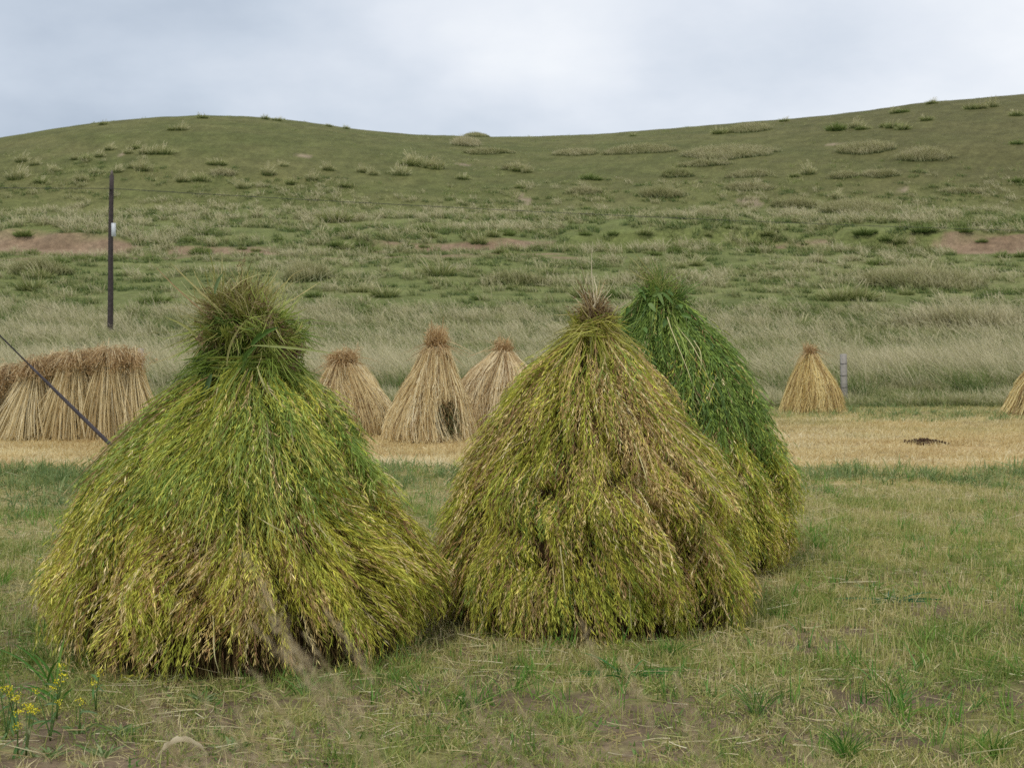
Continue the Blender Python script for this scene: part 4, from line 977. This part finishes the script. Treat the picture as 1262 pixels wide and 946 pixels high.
shoot(1100, 745, 40, .28, .008, [(54, 104, 66), (78, 124, 84)], 'flattened bluish green bunch lying on the mown field', upw=.12)
for px, py, lab in ((150, 905, 'pale green seedling with drooping leaves by the flower patch'), (130, 935, 'broad leafed weed below the flower patch'), (60, 938, 'low leafy weed at the lower left corner'), (250, 870, 'flat green weed before the largest stook'),
                    (290, 925, 'greyish weed with long leaves near the bottom edge'), (105, 905, 'dark green weed amid the yellow blooms')):
    shoot(px, py, 14, .09, .011, [(104, 130, 66), (126, 148, 90), (148, 164, 112)], lab, 'leafy_weed', 'weed', .5, 'leafy weeds in the corner')
# curled pale dead leaf
x, y, z = pick(218, 944); mb = MB(); K = 16; t = np.linspace(0, 1, K)
mid = np.stack([-.07 + .19 * t, 0 * t - .02, .012 + .085 * np.sin(t * PI * .95) ** .7], 1); wd = (.022 * np.sin(np.clip(t * .9 + .1, 0, 1) * PI) ** .8 + .004)[:, None]
s_ = np.array([0, .75, .6])
v = np.concatenate([mid - s_ * wd * .5, mid + [0, -.012, .01], mid + s_ * wd * .5 + rng.normal(size=(K, 3)) * .003])
mb.add(v, lin(206, 192, 158), [(a, a + 1, K + a + 1, K + a) for a in range(K - 1)] + [(K + a, K + a + 1, 2 * K + a + 1, 2 * K + a) for a in range(K - 1)])
link('dead_leaf', mb.mesh('dead_leaf', M_STRAW), label='curled pale dead leaf arched on the ground at the bottom edge', cat='dead leaf', loc=(x, y, z))

# out of focus brown plume grass close to the lens
def plume_clump(x, y, stalks, label):
    root = link('plume_grass', None, label=label, cat='plume grass', group='brown plume grass close to the lens', loc=(x, y, float(terrain(x, y))))
    for (tx, ty, tz) in stalks:
        tip = np.array([tx - x, ty - y, tz]); K = 40; t = np.linspace(0, 1, K)[:, None]
        base = np.array([rng.normal() * .05, rng.normal() * .05, 0])
        mid = base * .5 + tip * .5 + np.array([rng.uniform(.02, .16), 0, rng.uniform(.15, .34)])
        P = base * (1 - t) ** 2 + 2 * mid * t * (1 - t) + tip * t ** 2
        ms = MB(); tube(ms, P, np.linspace(.0009, .0003, K), lin(150, 140, 100), 5); st = link('stalk', ms.mesh('stalk', M_STRAW), root)
        mp = MB(); n = 150; u = rng.uniform(.90, 1.0, n); f = u * (K - 1); i_ = np.minimum(f.astype(int), K - 2); A = P[i_]; Bq = P[i_ + 1]; pos = A + (Bq - A) * (f - i_)[:, None]; tan = norm(Bq - A)
        dd = norm(tan + rng.normal(size=(n, 3)) * .65)
        diamonds(mp, pos, dd, rng.uniform(.006, .018, n) * (1.25 - .8 * (u - .90) / .10), rng.uniform(.0004, .0009, n), palette(rng.uniform(size=n), [(176, 154, 118), (202, 182, 142), (222, 206, 170)]))
        link('plume', mp.mesh('plume', M_STRAW), st)
def at(px, py, D):
    D *= .56
    return ((px - CX) / F * D, D, EYE + (400 - py) / F * D)
plume_clump(.22, 1.3, [at(300, 690, 2.3), at(312, 738, 2.35), at(300, 772, 2.25), at(330, 775, 2.4), at(345, 805, 2.3), at(372, 790, 2.45), at(306, 835, 2.3), at(400, 760, 2.5)], 'brown feathery plume grass leaning over the front of the largest stook')
plume_clump(.10, 1.15, [at(160, 845, 2.1), at(185, 870, 2.2), at(255, 905, 2.1), at(240, 860, 2.3), at(330, 915, 2.1), at(20, 890, 2.0), at(420, 880, 2.2), at(290, 880, 2.05), at(450, 915, 2.2), at(200, 920, 2.1)], 'brown plume grass trailing low along the bottom edge')
plume_clump(.36, 1.35, [at(718, 772, 2.5), at(765, 815, 2.4), at(835, 840, 2.4), at(610, 910, 2.3), at(860, 880, 2.4), at(705, 905, 2.35), at(640, 880, 2.4), at(560, 830, 2.6)], 'sparse brown plume grass before the olive stook')
plume_clump(.58, 1.4, [at(960, 905, 2.5), at(900, 905, 2.4), at(840, 915, 2.4), at(1000, 930, 2.5)], 'low plume grass before the mown field, last of the row')

# ------------------------------------------------------------------ sky and light
SUN_EL, SUN_AZ = math.radians(52), math.radians(215)       # azimuth clockwise from +Y
w = bpy.data.worlds.new('World'); SC.world = w; w.use_nodes = True; nt = w.node_tree; N = nt.nodes; Lk = nt.links
for n_ in list(N): N.remove(n_)
out = N.new('ShaderNodeOutputWorld'); bg = N.new('ShaderNodeBackground'); bg.inputs['Strength'].default_value = .1
sky = N.new('ShaderNodeTexSky'); sky.sky_type = 'NISHITA'; sky.sun_disc = False; sky.sun_elevation = SUN_EL; sky.sun_rotation = SUN_AZ
tc = N.new('ShaderNodeTexCoord'); sep = N.new('ShaderNodeSeparateXYZ'); Lk.new(tc.outputs['Generated'], sep.inputs[0])
def math_(op, a, b=None, c=None):
    m = N.new('ShaderNodeMath'); m.operation = op
    for k_, v_ in enumerate((a, b, c)):
        if v_ is None: continue
        if isinstance(v_, (int, float)): m.inputs[k_].default_value = v_
        else: Lk.new(v_, m.inputs[k_])
    return m.outputs[0]
zz = math_('ADD', math_('MAXIMUM', sep.outputs[2], 0.0), .38)
cmb = N.new('ShaderNodeCombineXYZ'); Lk.new(math_('DIVIDE', sep.outputs[0], zz), cmb.inputs[0]); Lk.new(math_('DIVIDE', sep.outputs[1], zz), cmb.inputs[1])
n1 = N.new('ShaderNodeTexNoise'); n1.inputs['Scale'].default_value = 2.2; n1.inputs['Detail'].default_value = 9; n1.inputs['Roughness'].default_value = .52; Lk.new(cmb.outputs[0], n1.inputs['Vector'])
dotp = N.new('ShaderNodeVectorMath'); dotp.operation = 'DOT_PRODUCT'; Lk.new(tc.outputs['Generated'], dotp.inputs[0])   # thin bright place in the cloud
dotp.inputs[1].default_value = (.01, .976, .215)
grad = math_('MULTIPLY', sep.outputs[0], .75)
val = math_('ADD', math_('ADD', math_('MULTIPLY', math_('SUBTRACT', n1.outputs['Fac'], .5), 1.15), grad), math_('ADD', math_('MULTIPLY', math_('POWER', math_('MAXIMUM', dotp.outputs['Value'], 0.0), 260.0), .30), .57))
ramp = N.new('ShaderNodeValToRGB'); Lk.new(val, ramp.inputs[0])
cr = ramp.color_ramp; cr.elements[0].position = .15; cr.elements[1].position = .95
cr.elements[0].color = (*lin(166, 179, 196), 1); cr.elements[1].color = (*lin(240, 243, 247), 1)
e = cr.elements.new(.45); e.color = (*lin(197, 207, 220), 1); e = cr.elements.new(.7); e.color = (*lin(221, 227, 236), 1)
sc10 = N.new('ShaderNodeVectorMath'); sc10.operation = 'SCALE'; sc10.inputs['Scale'].default_value = 10.0; Lk.new(ramp.outputs[0], sc10.inputs[0])
mx = N.new('ShaderNodeMix'); mx.data_type = 'RGBA'; mx.inputs[0].default_value = .93
Lk.new(sky.outputs[0], mx.inputs[6]); Lk.new(sc10.outputs[0], mx.inputs[7]); Lk.new(mx.outputs[2], bg.inputs['Color']); Lk.new(bg.outputs[0], out.inputs[0])
sun = bpy.data.lights.new('sun', 'SUN'); sun.energy = 1.5; sun.angle = math.radians(14); sun.color = (1, .95, .88)
so = bpy.data.objects.new('sun', sun); COL.objects.link(so)
from mathutils import Vector
dv = Vector((math.sin(SUN_AZ) * math.cos(SUN_EL), math.cos(SUN_AZ) * math.cos(SUN_EL), math.sin(SUN_EL)))
so.rotation_euler = dv.to_track_quat('Z', 'Y').to_euler(); so.location = (0, 0, 30)
vs = SC.view_settings; vs.view_transform = 'Standard'; vs.look = 'None'; vs.exposure = 0.13; vs.gamma = 1; vs.use_curve_mapping = False
SC.cycles.max_bounces = 6; SC.cycles.diffuse_bounces = 3; SC.cycles.transmission_bounces = 3; SC.cycles.use_denoising = False
